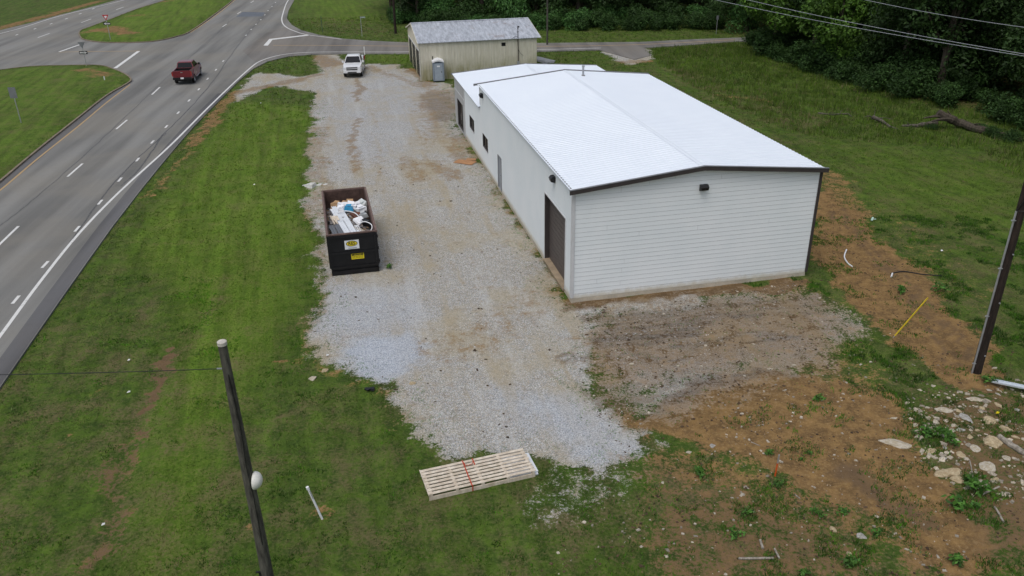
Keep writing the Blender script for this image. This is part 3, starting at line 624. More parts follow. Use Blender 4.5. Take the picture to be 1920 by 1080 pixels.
# slab
m = MB()
for a, b in ((-.012, BW), ):
    m.box((BW/2, BL2/2, .02), (BW+.015, BL2+.015, .36))
m.build('foundation', M_CONC, bld)
def opening_reveal(o, d, mat, name):
    m = MB(); y0, y1, z0, z1 = o; x = -.028
    m.quad((x, y0, z0), (x, y0, z1), (d, y0, z1), (d, y0, z0)); m.quad((x, y1, z0), (d, y1, z0), (d, y1, z1), (x, y1, z1))
    m.quad((x, y0, z1), (x, y1, z1), (d, y1, z1), (d, y0, z1)); m.quad((x, y0, z0+.004), (d, y0, z0+.004), (d, y1, z0+.004), (x, y1, z0+.004))
    return m
# overhead door
od = empty('overhead_door', (0, 0, 0)); od.parent = bld
opening_reveal(OHD, .24, M_BROWN, '').build('frame', M_BROWN, od)
m = MB(); n = 7; hz = (OHD[3]-OHD[2])/n
for i in range(n):
    za = OHD[2]+i*hz; y0, y1 = OHD[0], OHD[1]
    for j in range(2):   # two ribs a section
        a = za+.012+j*hz/2; b = za+hz/2-.012+j*hz/2
        m.box((.255, (y0+y1)/2, (a+b)/2), (.05, y1-y0-.01, b-a))
    m.box((.27, (y0+y1)/2, za+hz/2), (.03, y1-y0-.01, hz))
m.build('panel', M_OHD, od)
m = MB(); m.box((.10, (OHD[0]+OHD[1])/2, .15), (.42, OHD[1]-OHD[0]-.01, .115)); m.build('sill', plain('tan_concrete', (.30, .235, .16), .9, .3, 2), od)
m = MB()
for y in (OHD[0]-.04, OHD[1]+.04): m.box((-.028, y, (OHD[2]+OHD[3])/2), (.03, .06, OHD[3]-OHD[2]))
m.box((-.028, (OHD[0]+OHD[1])/2, OHD[3]+.035), (.03, OHD[1]-OHD[0]+.14, .06)); m.build('trim', M_LTRIM, od)
# steel personnel door
pd = empty('door'); pd.parent = bld
opening_reveal(PDR, .08, M_DOORG, '').build('frame', M_DOORG, pd)
m = MB(); m.box((.05, (PDR[0]+PDR[1])/2, (PDR[2]+PDR[3])/2), (.045, PDR[1]-PDR[0]-.06, PDR[3]-PDR[2]-.05)); m.build('leaf', M_DOORG, pd)
m = MB(); m.tube([(0, PDR[0]+.12, 1.22), (-.05, PDR[0]+.12, 1.22), (-.05, PDR[0]+.24, 1.22)], .018); m.build('handle', M_CHROME, pd); m = MB(); m.box((.018, PDR[0]+.12, 1.35), (.02, .06, .07)); m.build('lock', M_CHROME, pd)
m = MB()
for y in (PDR[0]-.03, PDR[1]+.03): m.box((-.026, y, (PDR[2]+PDR[3])/2), (.035, .055, PDR[3]-PDR[2]))
m.box((-.026, (PDR[0]+PDR[1])/2, PDR[3]+.03), (.035, PDR[1]-PDR[0]+.115, .055)); m.build('trim', M_GREYTRIM, pd)
for o in (WN2, WN1):
    wn = empty('window'); wn.parent = bld
    fr = opening_reveal(o, .10, M_BROWN, ''); yc, zc = (o[0]+o[1])/2, (o[2]+o[3])/2
    for y in (o[0]+.025, o[1]-.025, yc): fr.box((.055, y, zc), (.06, .05, o[3]-o[2]-.004))
    for z in (o[2]+.027, o[3]-.025): fr.box((.053, yc, z), (.056, o[1]-o[0]-.11, .046))
    fr.build('frame', M_BROWN, wn); m = MB(); m.box((.07, yc, zc), (.01, o[1]-o[0]-.08, o[3]-o[2]-.08)); m.build('pane', M_GLASSD, wn)
    m = MB(); m.box((-.035, yc, o[2]-.018), (.05, o[1]-o[0]+.06, .03)); m.build('sill', M_LTRIM, wn)
sf = empty('shopfront'); sf.parent = bld
fr = opening_reveal(STF, .14, M_BROWN, ''); zc = (STF[2]+STF[3])/2; ys = [STF[0]+.03, STF[0]+.9, STF[0]+1.8, STF[1]-.03]
for y in ys: fr.box((.08, y, zc), (.09, .07, STF[3]-STF[2]-.004))
for z in (STF[2]+.05, STF[3]-.04): fr.box((.078, (STF[0]+STF[1])/2, z), (.085, STF[1]-STF[0]-.02, .08))
fr.build('frame', M_BROWN, sf)
for a, b in zip(ys[:-1], ys[1:]):
    m = MB(); m.box((.09, (a+b)/2, zc), (.012, b-a-.06, STF[3]-STF[2]-.16)); m.build('pane', M_GLASSD, sf)
m = MB(); m.tube([(.03, ys[1]+.12, 1.0), (-.01, ys[1]+.12, 1.0), (-.01, ys[1]+.12, 1.5), (.03, ys[1]+.12, 1.5)], .016); m.build('handle', M_CHROME, sf)
# roofs with ribs
def roof(name, y0, y1, H, R, ov=.16, lift=.05, sp=.305):
    slope = (R-H)/(BW/2); m = MB(); prof = []; y = y0
    while y < y1-.01:
        prof += [(y, 0), (min(y+sp-.10, y1), 0), (min(y+sp-.075, y1), .02), (min(y+sp-.025, y1), .02)]; y += sp
    prof.append((y1, 0))
    for s in (-1, 1):
        xe = BW/2+s*(BW/2+ov); ze = H-slope*ov+lift; xr = BW/2; zr = R+lift
        vs = [(xe, p[0], ze+p[1]) for p in prof]+[(xr, p[0], zr+p[1]) for p in prof]; n = len(prof)
        m.add(vs, [((i, i+1, n+i+1, n+i) if s > 0 else (i+1, i, n+i, n+i+1)) for i in range(n-1)])
        m.add([(xe, p[0], ze+p[1]) for p in prof]+[(xe, p[0], ze-.02) for p in prof], [(i, i+1, n+i+1, n+i) for i in range(n-1)])
    o = m.build('roof', M_ROOF, bld)
    c = MB()   # ridge cap
    c.add([(BW/2-.12, y0, R+lift+.021-slope*.12), (BW/2, y0, R+lift+.022), (BW/2+.12, y0, R+lift+.021-slope*.12), (BW/2-.12, y1, R+lift+.021-slope*.12), (BW/2, y1, R+lift+.022), (BW/2+.12, y1, R+lift+.021-slope*.12)], [(0, 1, 4, 3), (1, 2, 5, 4)])
    c.build('ridge_cap', M_ROOF, o); return o
rf = roof('roof', -.24, BL+.10, BH, BR); rf2 = roof('roof', BL+.11, BL2+.22, BH2, BR2)
def rake(y, H, R, th, mat, par, x0=-.24, x1=BW+.22, lift=.09, dy=.06):
    slope = (R-H)/(BW/2); m = MB()
    for s in (-1, 1):
        xe = x0 if s < 0 else x1; ze = R-slope*abs(xe-BW/2)+lift; xr = BW/2; zr = R+lift
        poly = [(xe, ze-th), (xr, zr-th), (xr, zr), (xe, ze)] if s < 0 else [(xr, zr-th), (xe, ze-th), (xe, ze), (xr, zr)]
        m.prism(poly, y-dy/2, y+dy/2, 'y')
    return m.build('fascia', mat, par)
f1 = rake(-.275, BH, BR, .19, M_BROWN, rf); 
m = MB()
slope = (BR-BH)/(BW/2)
for s in (-1, 1):
    xe = -.25 if s < 0 else BW+.23
    m.prism([(xe, BR-slope*abs(xe-BW/2)+.094), (BW/2, BR+.094), (BW/2, BR+.12), (xe, BR-slope*abs(xe-BW/2)+.12)], -.32, -.20, 'y')
m.build('flashing', M_GREYTRIM, rf)
rake(BL+.13, BH, BR, .13, M_GREYTRIM, rf, x0=-.42, lift=.12, dy=.10); rake(BL2+.25, BH2, BR2, .14, M_GREYTRIM, rf2, lift=.11, dy=.08)
m = MB(); m.box((-.075, BL/2, BH+.012), (.07, BL-.1, .07)); m.build('eave_trim', M_GREYTRIM, rf)
m = MB(); m.box((-.075, (BL+BL2)/2, BH2+.012), (.07, BL2-BL-.1, .06)); m.build('eave_trim', M_GREYTRIM, rf2)
m = MB(); m.box((BW+.03, -.032, (Z0+BH)/2-.01), (.13, .06, BH-Z0-.08)); m.box((BW+.065, .045, (Z0+BH)/2-.01), (.055, .09, BH-Z0-.08)); m.build('corner_trim', M_BROWN, bld)
m = MB(); m.box((-.005+.045, -.034, (Z0+BH)/2), (.11, .04, BH-Z0-.1)); m.box((-.035, .045, (Z0+BH)/2), (.04, .11, BH-Z0-.1)); m.build('corner_trim', M_LTRIM, bld)
m = MB(); m.box((-.03, BL+.0, (BH+BH2)/2+.1), (.05, .06, BH-BH2-.2)); m.build('corner_trim', M_LTRIM, bld)
m = MB(); vz = BR+.02-slope*abs(6.9-BW/2); m.tube([(6.9, 21.1, vz), (6.9, 21.1, vz+.62)], .07, 12); m.tube([(6.9, 21.1, vz+.62), (6.9, 21.1, vz+.72)], .10, 12); vp = m.build('vent_pipe', M_GALV, bld)
m = MB(); m.tube([(6.9, 21.1, vz-.02), (6.9, 21.1, vz+.10)], [.2, .09], 14); m.build('boot', M_GREYTRIM, vp)
def wall_light(M):
    m = MB(); pr = [(0, -.12), (.03, -.16), (.2, -.10), (.24, .04), (.14, .14), (0, .15)]
    m.prism(pr, -.19, .19, 'x'); lt = m.build('wall_light', M_BLACK, bld); lt.matrix_local = M
    m = MB(); m.quad((-.15, .065, -.158), (.15, .065, -.158), (.15, .205, -.112), (-.15, .205, -.112)); m.build('lens', M_LENS, lt)
wall_light(Matrix.Translation((6.22, -.028, 5.2)) @ Matrix.Rotation(math.pi, 4, 'Z'))
wall_light(Matrix.Translation((-.028, 3.1, 5.14)) @ Matrix.Rotation(math.pi/2, 4, 'Z'))
wall_light(Matrix.Translation((-.028, 21.7, 5.11)) @ Matrix.Rotation(math.pi/2, 4, 'Z'))
# ------------------------------------------------------------------ the old tan shed
SP = G(790, 151); SA = math.radians(12); SW, SD, SH, SR = 12.4, 11.5, 3.78, 4.95
shed = empty('metal_shed', SP, SA, 'old tan ribbed metal shed with a weathered grey roof beyond the white building', 'shed')
def ribbed(m, x0, x1, zb, ztop, P, sp=.3, rib=.03, openings=()):
    xs = []; x = x0
    while x < x1-.001:
        xs += [(x, 0), (min(x+.22, x1), 0), (min(x+.24, x1), rib), (min(x+.28, x1), rib)]; x += sp
    xs.append((x1, 0))
    for o in openings: xs += [(o[0], 0), (o[1], 0)]
    xs = sorted(set(xs))
    for (a, oa), (b, ob) in zip(xs[:-1], xs[1:]):
        if b-a < 1e-4: continue
        mid = (a+b)/2; spans = [(zb, None)]
        for o in openings:
            if o[0] <= mid <= o[1]: spans = [(zb, o[2]), (o[3], None)]
        for s0, s1 in spans:
            ta, tb = (ztop(a), ztop(b)) if s1 is None else (s1, s1)
            if ta-s0 < .01: continue
            m.quad(P(a, s0, oa), P(b, s0, ob), P(b, tb, ob), P(a, ta, oa))
sg = lambda y: SH+(SR-SH)*(1-abs(y-SD/2)/(SD/2))
sopen = (8.6, 9.05, 3.05, 3.42)
m = MB(); ribbed(m, 0, SW, -.1, lambda x: SH, lambda x, z, o: (x, -o, z), openings=[sopen]); m.build('wall', M_SHED, shed)
doors = [(.7, 3.6, -.1, 2.9), (4.2, 7.3, -.1, 2.9), (7.9, 10.8, -.1, 2.9)]
m = MB(); ribbed(m, 0, SD, -.1, sg, lambda x, z, o: (-o, x, z), openings=doors); m.build('wall', M_SHED, shed)
m = MB(); ribbed(m, 0, SD, -.1, sg, lambda x, z, o: (SW+o, x, z)); m.build('wall', M_SHED, shed)
m = MB(); ribbed(m, 0, SW, -.1, lambda x: SH, lambda x, z, o: (x, SD+o, z)); m.build('wall', M_SHED, shed)
M_SHDOOR = plain('pale_shed_door', (.40, .40, .36), .7, .3, 1.2, fine=.1)
for i, d in enumerate(doors):
    m = MB(); ribbed(m, d[0], d[1], -.05, lambda y: d[3], lambda x, z, o: (.05-o, x, z), sp=.24, rib=.02); dd = m.build('sliding_door', M_SHDOOR, shed)
    m = MB(); m.box((.0, (d[0]+d[1])/2, d[3]+.05), (.14, d[1]-d[0]+.2, .12)); m.build('door_track', M_LTRIM, dd)
m = MB(); m.box((sopen[0]/2+sopen[1]/2, .12, 3.235), (.44, .02, .36)); m.build('window', M_BLACK, shed)
m = MB(); prof = []; x = -.2
while x < SW+.18:
    prof += [(x, 0), (x+.22, 0), (x+.245, .035), (x+.29, .035)]; x += .31
prof.append((x, 0)); n = len(prof); ssl = (SR-SH)/(SD/2)
for s in (0, 1):
    ye, ze = (-.18, SH-.18*ssl+.05) if s == 0 else (SD+.18, SH-.18*ssl+.05)
    vs = [(p[0], ye, ze+p[1]) for p in prof]+[(p[0], SD/2, SR+.05+p[1]) for p in prof]
    m.add(vs, [(i, i+1, n+i+1, n+i) if s == 0 else (i+1, i, n+i, n+i+1) for i in range(n-1)])
    m.add([(p[0], ye, ze+p[1]) for p in prof]+[(p[0], ye, ze-.05) for p in prof], [(i, i+1, n+i+1, n+i) for i in range(n-1)])
xr_ = prof[-1][0]; srf = m.build('roof', M_SHEDROOF, shed)
m = MB(); m.add([(-.2, SD/2-.25, SR+.09-.25*ssl), (-.2, SD/2, SR+.095), (-.2, SD/2+.25, SR+.09-.25*ssl), (xr_, SD/2-.25, SR+.09-.25*ssl), (xr_, SD/2, SR+.095), (xr_, SD/2+.25, SR+.09-.25*ssl)], [(1, 0, 3, 4), (2, 1, 4, 5)]); m.build('ridge_cap', M_SHEDROOF, srf)
for x in (-.2, xr_):
    m = MB()
    for s in (0, 1):
        ye = -.2 if s == 0 else SD+.2
        m.prism([(ye, SH-.2*ssl-.07), (SD/2, SR-.07), (SD/2, SR+.07), (ye, SH-.2*ssl+.07)], x-.025, x+.025, 'x')
    m.build('fascia', M_SHED, srf)
m = MB(); m.box((-.03, .0, 1.8), (.10, .10, 3.7)); m.build('corner_trim', plain('cream_trim', (.52, .51, .43), .6), shed)
em = empty('electric_mast', (10.35, -.12, 0)); em.parent = shed
m = MB(); m.tube([(0, 0, 1.3), (0, 0, 5.0)], .04); m.build('conduit', M_POLED, em)
m = MB(); m.box((0, 0, 4.9), (.10, .10, .3)); m.tube([(0, 0, 4.95), (.08, -.1, 5.0), (.1, -.16, 4.9)], .05); m.build('weatherhead', M_BLACK, em)
m = MB(); m.box((0, -.02, 4.45), (.14, .09, .07)); m.build('insulator', M_BLACK, em)
m = MB(); m.box((0, -.04, 1.25), (.25, .16, .42)); m.box((0, -.03, .75), (.2, .12, .3)); m.build('meter_box', M_GALV, em)
m = MB(); m.tube([(0, .02, 3.95), (-.35, .0, 3.98), (-.6, .04, 3.8)], .018); m.tube([(.04, .03, 2.6), (.3, .03, 2.2), (.55, .03, 2.0)], .015); m.build('cable', M_BLACK, em)
# stacked roofing sheets by the shed
mt = MB(); sx = G(1018, 122)
for i in range(4):
    mt.box((i*.05, i*.1, .05+i*.035), (1.3, 3.4, .025), rz=.05*i)
o = mt.build('metal_sheets', M_GALV); o.location = (3.9, 95.6, 0); o.rotation_euler = (0, 0, .45); tag(o, 'stacked grey metal sheets lying behind the right end of the tan shed', 'metal sheets')
# ------------------------------------------------------------------ portable toilet
pt = empty('portable_toilet', G(823.5, 153.5), math.radians(9), 'grey portable toilet with a white roof standing against the tan shed', 'portable toilet')
M_PT = plain('grey_blue_plastic', (.24, .285, .335), .5, .15, 3); M_PTD = plain('grey_blue_door', (.30, .35, .40), .5, .15, 3); M_WP = plain('white_plastic', (.74, .75, .76), .4, .06)
m = MB(); m.box((0, .58, 1.0), (1.1, 1.12, 1.86), taper=.97)
for x in (-.52, .52): m.box((x, .03, 1.0), (.09, .09, 1.9))
m.build('cabin', M_PT, pt)
m = MB(); m.box((0, .005, .98), (.80, .05, 1.72)); dr = m.build('door', M_PTD, pt)
m = MB(); m.box((.3, -.03, 1.0), (.06, .03, .14)); m.build('handle', M_BLACK, dr)
m = MB(); m.box((0, -.03, 1.58), (.3, .012, .14)); m.build('sign', M_WP, dr)
m = MB(); arc = [(-.6, 1.93), (-.58, 2.06), (-.3, 2.19), (0, 2.26), (.3, 2.19), (.58, 2.06), (.6, 1.93), (.3, 2.03), (0, 2.08), (-.3, 2.03)]
m.prism(arc, -.06, 1.2, 'y'); m.build('roof', M_WP, pt)
m = MB(); m.box((0, .57, .05), (1.16, 1.2, .1)); m.build('base', M_BLACK, pt); m = MB(); m.tube([(-.48, .95, 1.9), (-.48, .95, 2.45)], .05); m.build('vent_pipe', M_BLACK, pt)
# ------------------------------------------------------------------ pickups
def pickup(loc, rz, paint, label, group, roofmat=None, chrome_front=True):
    r = empty('pickup_truck', loc, rz, label, 'pickup truck', group)
    def arch(y, rr=.50, zb=.58, n=9): return [(y-rr*math.cos(math.pi*k/(n-1)), max(zb, .42+rr*math.sin(math.pi*k/(n-1)))) for k in range(n)]
    RW, FW = -1.85, 1.88
    bot = [(-.86, .48)]+[(-.86+.01, .48)]
    # nose + cab lower body, full width
    prof = [(-.88, .46)]+[(1.3, .46)]+arch(FW)+[(2.86, .62), (2.93, .72), (2.95, 1.05), (2.88, 1.20), (2.2, 1.29), (1.42, 1.34), (.3, 1.36), (-.88, 1.36)]
    def shape(mb):
        mb.v = [(x*(1-.05*max(0, z-.85)/.5)*(1-.10*max(0, (abs(y)-2.45))/.5), y, z) for x, y, z in mb.v]; return mb
    m = MB(); m.prism(prof, -.99, .99, 'x')
    for s in (-1, 1):
        side = [(-2.9, .60)]+arch(RW)+[(-1.2, .50), (-.89, .46), (-.89, 1.40), (-2.9, 1.42)]
        m.prism(side, s*.99 if s < 0 else s*.90, s*.90 if s < 0 else s*.99, 'x')
    m.box((0, -1.9, .86), (1.8, 2.0, .06)); shape(m)
    body = m.build('body', paint, r, recalc=True)
    m = MB(); m.box((0, -2.86, 1.02), (1.74, .09, .80)); tg = m.build('tailgate', paint, r); m = MB(); m.box((0, -2.915, 1.25), (.22, .02, .06)); m.build('badge', M_CHROME, tg)
    m = MB()   # bed lining
    m.box((0, -1.9, .90), (1.72, 1.86, .02)); m.box((0, -.93, 1.12), (1.72, .03, .42))
    for s in (-1, 1): m.box((s*.86, -1.9, 1.12), (.03, 1.86, .44))
    m.build('bed_liner', M_BLACK, r)
    # cab
    A = [(-.88, -.86, 1.35), (.88, -.86, 1.35), (.90, 1.42, 1.33), (-.90, 1.42, 1.33)]; B = [(-.70, -.66, 1.88), (.70, -.66, 1.88), (.70, .62, 1.90), (-.70, .62, 1.90)]
    B2 = [(-.60, -.55, 1.94), (.60, -.55, 1.94), (.60, .48, 1.955), (-.60, .48, 1.955)]
    m = MB(); m.add(A+B+B2, [(0, 1, 5, 4), (1, 2, 6, 5), (2, 3, 7, 6), (3, 0, 4, 7), (4, 5, 9, 8), (5, 6, 10, 9), (6, 7, 11, 10), (7, 4, 8, 11), (8, 9, 10, 11)]); m.build('cab', paint, r)
    def pane(nm, a, b, c, d, ins=.10, out=.012):
        a, b, c, d = map(Vector, (a, b, c, d)); ce = (a+b+c+d)/4; nrm = (b-a).cross(d-a).normalized()
        P = [p+(ce-p)*ins+nrm*out for p in (a, b, c, d)]; q = MB(); q.quad(*P); P2 = [p-nrm*.03 for p in P]; q.add(P+P2, [(0, 1, 5, 4), (1, 2, 6, 5), (2, 3, 7, 6), (3, 0, 4, 7)]); q.build(nm, M_GLASSD, r)
    A_, B_ = [Vector(p) for p in A], [Vector(p) for p in B]
    pane('rear_window', A_[0], A_[1], B_[1], B_[0]); pane('windshield', A_[2], A_[3], B_[3], B_[2], .07)
    for s in (0, 1):
        a0, a1, b0, b1 = (A_[1], A_[2], B_[1], B_[2]) if s == 0 else (A_[0], A_[3], B_[0], B_[3])
        am, bm_ = a0.lerp(a1, .47), b0.lerp(b1, .52)
        for (p, q, t, u) in ((a0, am, bm_, b0), (am, a1, b1, bm_)):
            if s == 0: pane('side_window', p, q, t, u, .12)
            else: pane('side_window', q, p, u, t, .12)
    for s in (-1, 1):
        for y in (RW, FW):
            T = Matrix.Translation((s*.86, y, .40)) @ Matrix.Rotation(math.pi/2, 4, 'Y')
            m = MB(); m.lathe([(.22, -.13), (.36, -.13), (.40, -.10), (.40, .10), (.36, .13), (.22, .13)], 20, T); wh = m.build('wheel', M_BLACK, r)
            m = MB(); m.lathe([(.001, .10*s), (.10, .11*s), (.22, .09*s), (.235, .135*s)], 16, T); m.build('rim', M_GALV, wh)
        m = MB(); m.box((s*1.06, 1.12, 1.42), (.20, .10, .20)); m.box((s*.97, 1.14, 1.36), (.12, .05, .05)); m.build('mirror', paint if chrome_front else M_BLACK, r)
        m = MB(); m.box((s*.93, -2.88, 1.12), (.12, .10, .44)); m.build('tail_light', plain('red_lens', (.30, .03, .025), .3, .1), r)
        m = MB(); m.box((s*.76, 2.87, 1.03), (.36, .14, .20)); m.build('headlight', plain('clear_lens', (.55, .57, .6), .15, .1), r)
    m = MB(); m.box((0, 2.90, 1.00), (1.16, .12, .30)); g = m.build('grille', M_BLACK, r)
    m = MB(); m.box((0, 2.965, 1.0), (1.2, .02, .05)); m.build('grille_bar', M_CHROME if not chrome_front else paint, g)
    m = MB(); m.box((0, 2.93, .70), (1.84, .20, .26), taper=.97); fb = m.build('bumper', paint if chrome_front else M_BLACK, r)
    m = MB(); m.box((0, 3.03, .64), (.95, .03, .10)); m.build('intake', M_BLACK, fb)
    m = MB(); m.box((0, -2.97, .66), (1.84, .18, .20)); rb = m.build('bumper', M_BLACK if not chrome_front else M_CHROME, r)
    m = MB(); m.box((0, -3.065, .70), (.31, .012, .16)); m.build('number_plate', M_WP, rb)
    m = MB(); m.box((0, 0, .42), (1.5, 5.2, .16)); m.build('chassis', M_BLACK, r)
    m = MB()
    for s in (-1, 1): m.box((s*.98, .05, .44), (.14, 2.0, .05))
    m.build('running_board', M_GALV, r)
    return r
def paintm(name, col):
    m = N(name); n = m.noise(2, 4); m.b.inputs['Coat Weight'].default_value = .6; m.b.inputs['Coat Roughness'].default_value = .08
    return m.out(m.mix(n, c4([c*.92 for c in col]), c4(col)), .35, 0, .5)
ra = G(331.5, 156); rb_ = G(365, 155.5); rf_ = G(378.7, 140); rd_ = (rf_-rb_).normalized(); rmid = (ra+rb_)/2+rd_*1.85
pickup((rmid.x, rmid.y, ROADZ+.005), math.atan2(-rd_.x, rd_.y), paintm('maroon_paint', (.145, .006, .012)), 'dark red crew-cab pickup driving away along the highway', None, chrome_front=False)
wa = G(648, 144); wb = G(678, 142); wm = (wa+wb)/2; wdir = Vector((.09, -1, 0)).normalized()
wc = wm-wdir*1.85
pickup((wc.x, wc.y, .0), math.atan2(-wdir.x, wdir.y), paintm('white_paint', (.70, .71, .72)), 'white pickup parked facing the camera at the far end of the gravel lot', None)
# ------------------------------------------------------------------ skip full of rubbish
d0 = G(614.6, 442.2, 2.2); d1 = G(702.5, 430, 2.2); da = math.radians(13.4)
DM = Matrix.Translation((d0.x, d0.y, 0)) @ Matrix.Rotation(da, 4, 'Z')
DW, DL, DH = 2.36, 6.9, 2.2
skip = empty('dumpster', (d0.x, d0.y, 0), da, 'black roll-off dumpster with rusty brown rims heaped with building waste', 'dumpster')
M_RUST = plain('rusty_brown_steel', (.085, .052, .042), .75, .45, 2.5, fine=.2)
t = .06; m = MB(); zb = .22
for a, b in ((t/2, 1), (DW-t/2, 1)): m.box((a, DL/2, (zb+DH)/2), (t, DL, DH-zb))
m.box((DW/2, DL-t/2, (zb+DH)/2), (DW-2*t, t, DH-zb)); m.box((DW/2, DL/2, zb+.03), (DW-2*t, DL-2*t-.01, .06)); m.build('walls', M_RUST, skip)
m = MB(); m.box((DW/2, .0, 1.22), (DW+.02, .09, 1.92)); gt = m.build('gate', M_BLACKP, skip)
m = MB()
for z in (.42, 1.20, 2.1): m.box((DW/2, -.075, z), (DW+.06, .07, .10))
for x in (.02, DW-.02): m.box((x, -.072, 1.25), (.10, .062, 1.6))
for z in (.6, 1.3, 1.95): m.tube([(DW+.07, -.05, z-.08), (DW+.07, -.05, z+.08)], .04)
m.build('gate_frame', M_BLACKP, gt)
m = MB()
for x in (-.04, DW+.04): m.box((x, DL/2, DH+.02), (.10, DL+.1, .10))
m.box((DW/2, DL+.03, DH+.02), (DW-.02, .10, .10)); m.box((DW/2, .0, DH+.015), (DW-.02, .10, .07)); m.build('rim', plain('worn_rim', (.15, .10, .085), .7, .4, 3), skip)
m = MB()
for k in range(10):
    for x in (-.045, DW+.045):
        m = MB(); m.box((x, .35+k*.69, 1.2), (.09, .09, 1.9)); m.build('side_rib', M_BLACKP, skip)
m = MB()
for x in (.5, DW-.5): m.box((x, DL/2, .12), (.1, DL-.2, .18))
m.box((DW/2, -.03, .14), (DW+.04, .16, .22)); m.build('skid', M_BLACKP, skip)
# the gate's stickers
def textmesh(body, size, mat, name, parent, M, ext=.002, bold=False):
    cu = bpy.data.curves.new(name, 'FONT'); cu.body = body; cu.size = size; cu.extrude = ext; cu.align_x = 'CENTER'; cu.align_y = 'CENTER'
    if bold: cu.offset = size*.02
    ob = bpy.data.objects.new(name, cu); COL.objects.link(ob); dg = bpy.context.evaluated_depsgraph_get()
    me = bpy.data.meshes.new_from_object(ob.evaluated_get(dg)); bpy.data.objects.remove(ob); me.materials.clear(); me.materials.append(mat)
    o = bpy.data.objects.new(name, me); COL.objects.link(o); o.parent = parent; o.matrix_local = M; return o
M_STW = plain('sticker_white', (.72, .73, .74), .5, .05); M_STY = plain('sticker_yellow', (.72, .58, .02), .5, .08); M_INK = plain('sticker_black', (.012, .012, .014), .5, .1)
UP = Matrix.Rotation(math.pi/2, 4, 'X')
m = MB(); m.box((1.13, -.052, 1.62), (.72, .012, .48)); st = m.build('logo_sticker', M_STW, gt)
def ellipse(cx, cz, a, b, y, mat, nm):
    m = MB(); m.prism([(cx+a*math.cos(2*math.pi*k/40), cz+b*math.sin(2*math.pi*k/40)) for k in range(40)], y-.003, y, 'y'); m.build(nm, mat, st)
ellipse(1.13, 1.68, .285, .150, -.060, M_INK, 'oval_border'); ellipse(1.13, 1.68, .255, .122, -.0655, M_STY, 'oval')
textmesh('RES', .23, M_INK, 'lettering', st, Matrix.Translation((1.13, -.071, 1.68)) @ UP, bold=True)
m = MB(); m.box((1.15, -.061, 1.44), (.44, .006, .05)); m.build('small_print', plain('grey_print', (.40, .42, .45), .6), st)
m = MB(); m.box((1.36, -.052, .955), (.64, .012, .30)); s2 = m.build('warning_sticker', M_STY, gt)
m = MB(); m.box((1.36, -.061, 1.045), (.58, .006, .075)); m.build('warning_band', M_INK, s2)
textmesh('CAUTION', .075, M_STY, 'lettering', s2, Matrix.Translation((1.36, -.067, 1.045)) @ UP)
for z in (.95, .88): 
    m = MB()
    for k in range(7): m.box((1.12+k*.08, -.061, z), (.055, .006, .022))
    m.build('print_line', M_INK, s2)
# rubbish
def into(o, rz=0, tilt=(0, 0), loc=(0, 0, 0)):
    o.matrix_world = DM @ Matrix.Translation(loc) @ Matrix.Rotation(rz, 4, 'Z') @ Matrix.Rotation(tilt[0], 4, 'X') @ Matrix.Rotation(tilt[1], 4, 'Y'); return o
xs = np.linspace(.08, DW-.08, 26); ys = np.linspace(.08, DL-.08, 70); X, Y = np.meshgrid(xs, ys)
def heap_h(x, y): return 1.68+.30*np.sin(np.clip(x/DW, 0, 1)*np.pi)*(1-abs(y-3)/6)-.55*sstep(5.0, 6.6, y)+(fbm(x, y, 2.2, 4, 31)-.5)*.5
Zh = heap_h(X, Y); m = MB(); nx = len(xs)
m.add([(a, b, c) for a, b, c in zip(X.ravel(), Y.ravel(), Zh.ravel())], [(j*nx+i, j*nx+i+1, (j+1)*nx+i+1, (j+1)*nx+i) for j in range(len(ys)-1) for i in range(nx-1)])
def rubble_mat():
    q = N('mixed_rubbish'); v = q.sep(q.vor(6)); c = q.mix(q.ss(v[0], .2, .9), (.03, .028, .026, 1), (.30, .29, .29, 1)); c = q.mix(q.ss(v[1], .75, .9), c, (.26, .17, .10, 1)); return q.out(q.mix(1., c, q.lin(q.noise(9, 4), .3, .7, .5, 1.3), 'MULTIPLY'), .8)
o = m.build('rubbish_heap', rubble_mat()); o.matrix_world = DM; tag(o, 'mixed dark scraps and torn wrap filling the dumpster under the larger waste', 'rubbish', kind='stuff')
M_WPAN = plain('white_sheet_metal', (.62, .65, .68), .45, .1, 1); M_GPAN = plain('grey_sheet_metal', (.13, .14, .155), .45, .15, 1); M_FOAM = plain('white_foam', (.76, .77, .79), .8, .08, 3)
M_CARD = plain('cardboard', (.40, .25, .13), .85, .2, 2); M_BLUE = plain('blue_plastic', (.03, .26, .46), .5, .2)
def channel(w, l, mat, nm):
    m = MB(); m.prism([(-w/2, 0), (w/2, 0), (w/2, .05), (w/2-.02, .05), (w/2-.02, .02), (.02, .02), (.012, .045), (-.012, .045), (-.02, .02), (-w/2+.02, .02), (-w/2+.02, .05), (-w/2, .05)], 0, l, 'y'); return m.build(nm, mat)
g = 'building waste thrown in the dumpster'
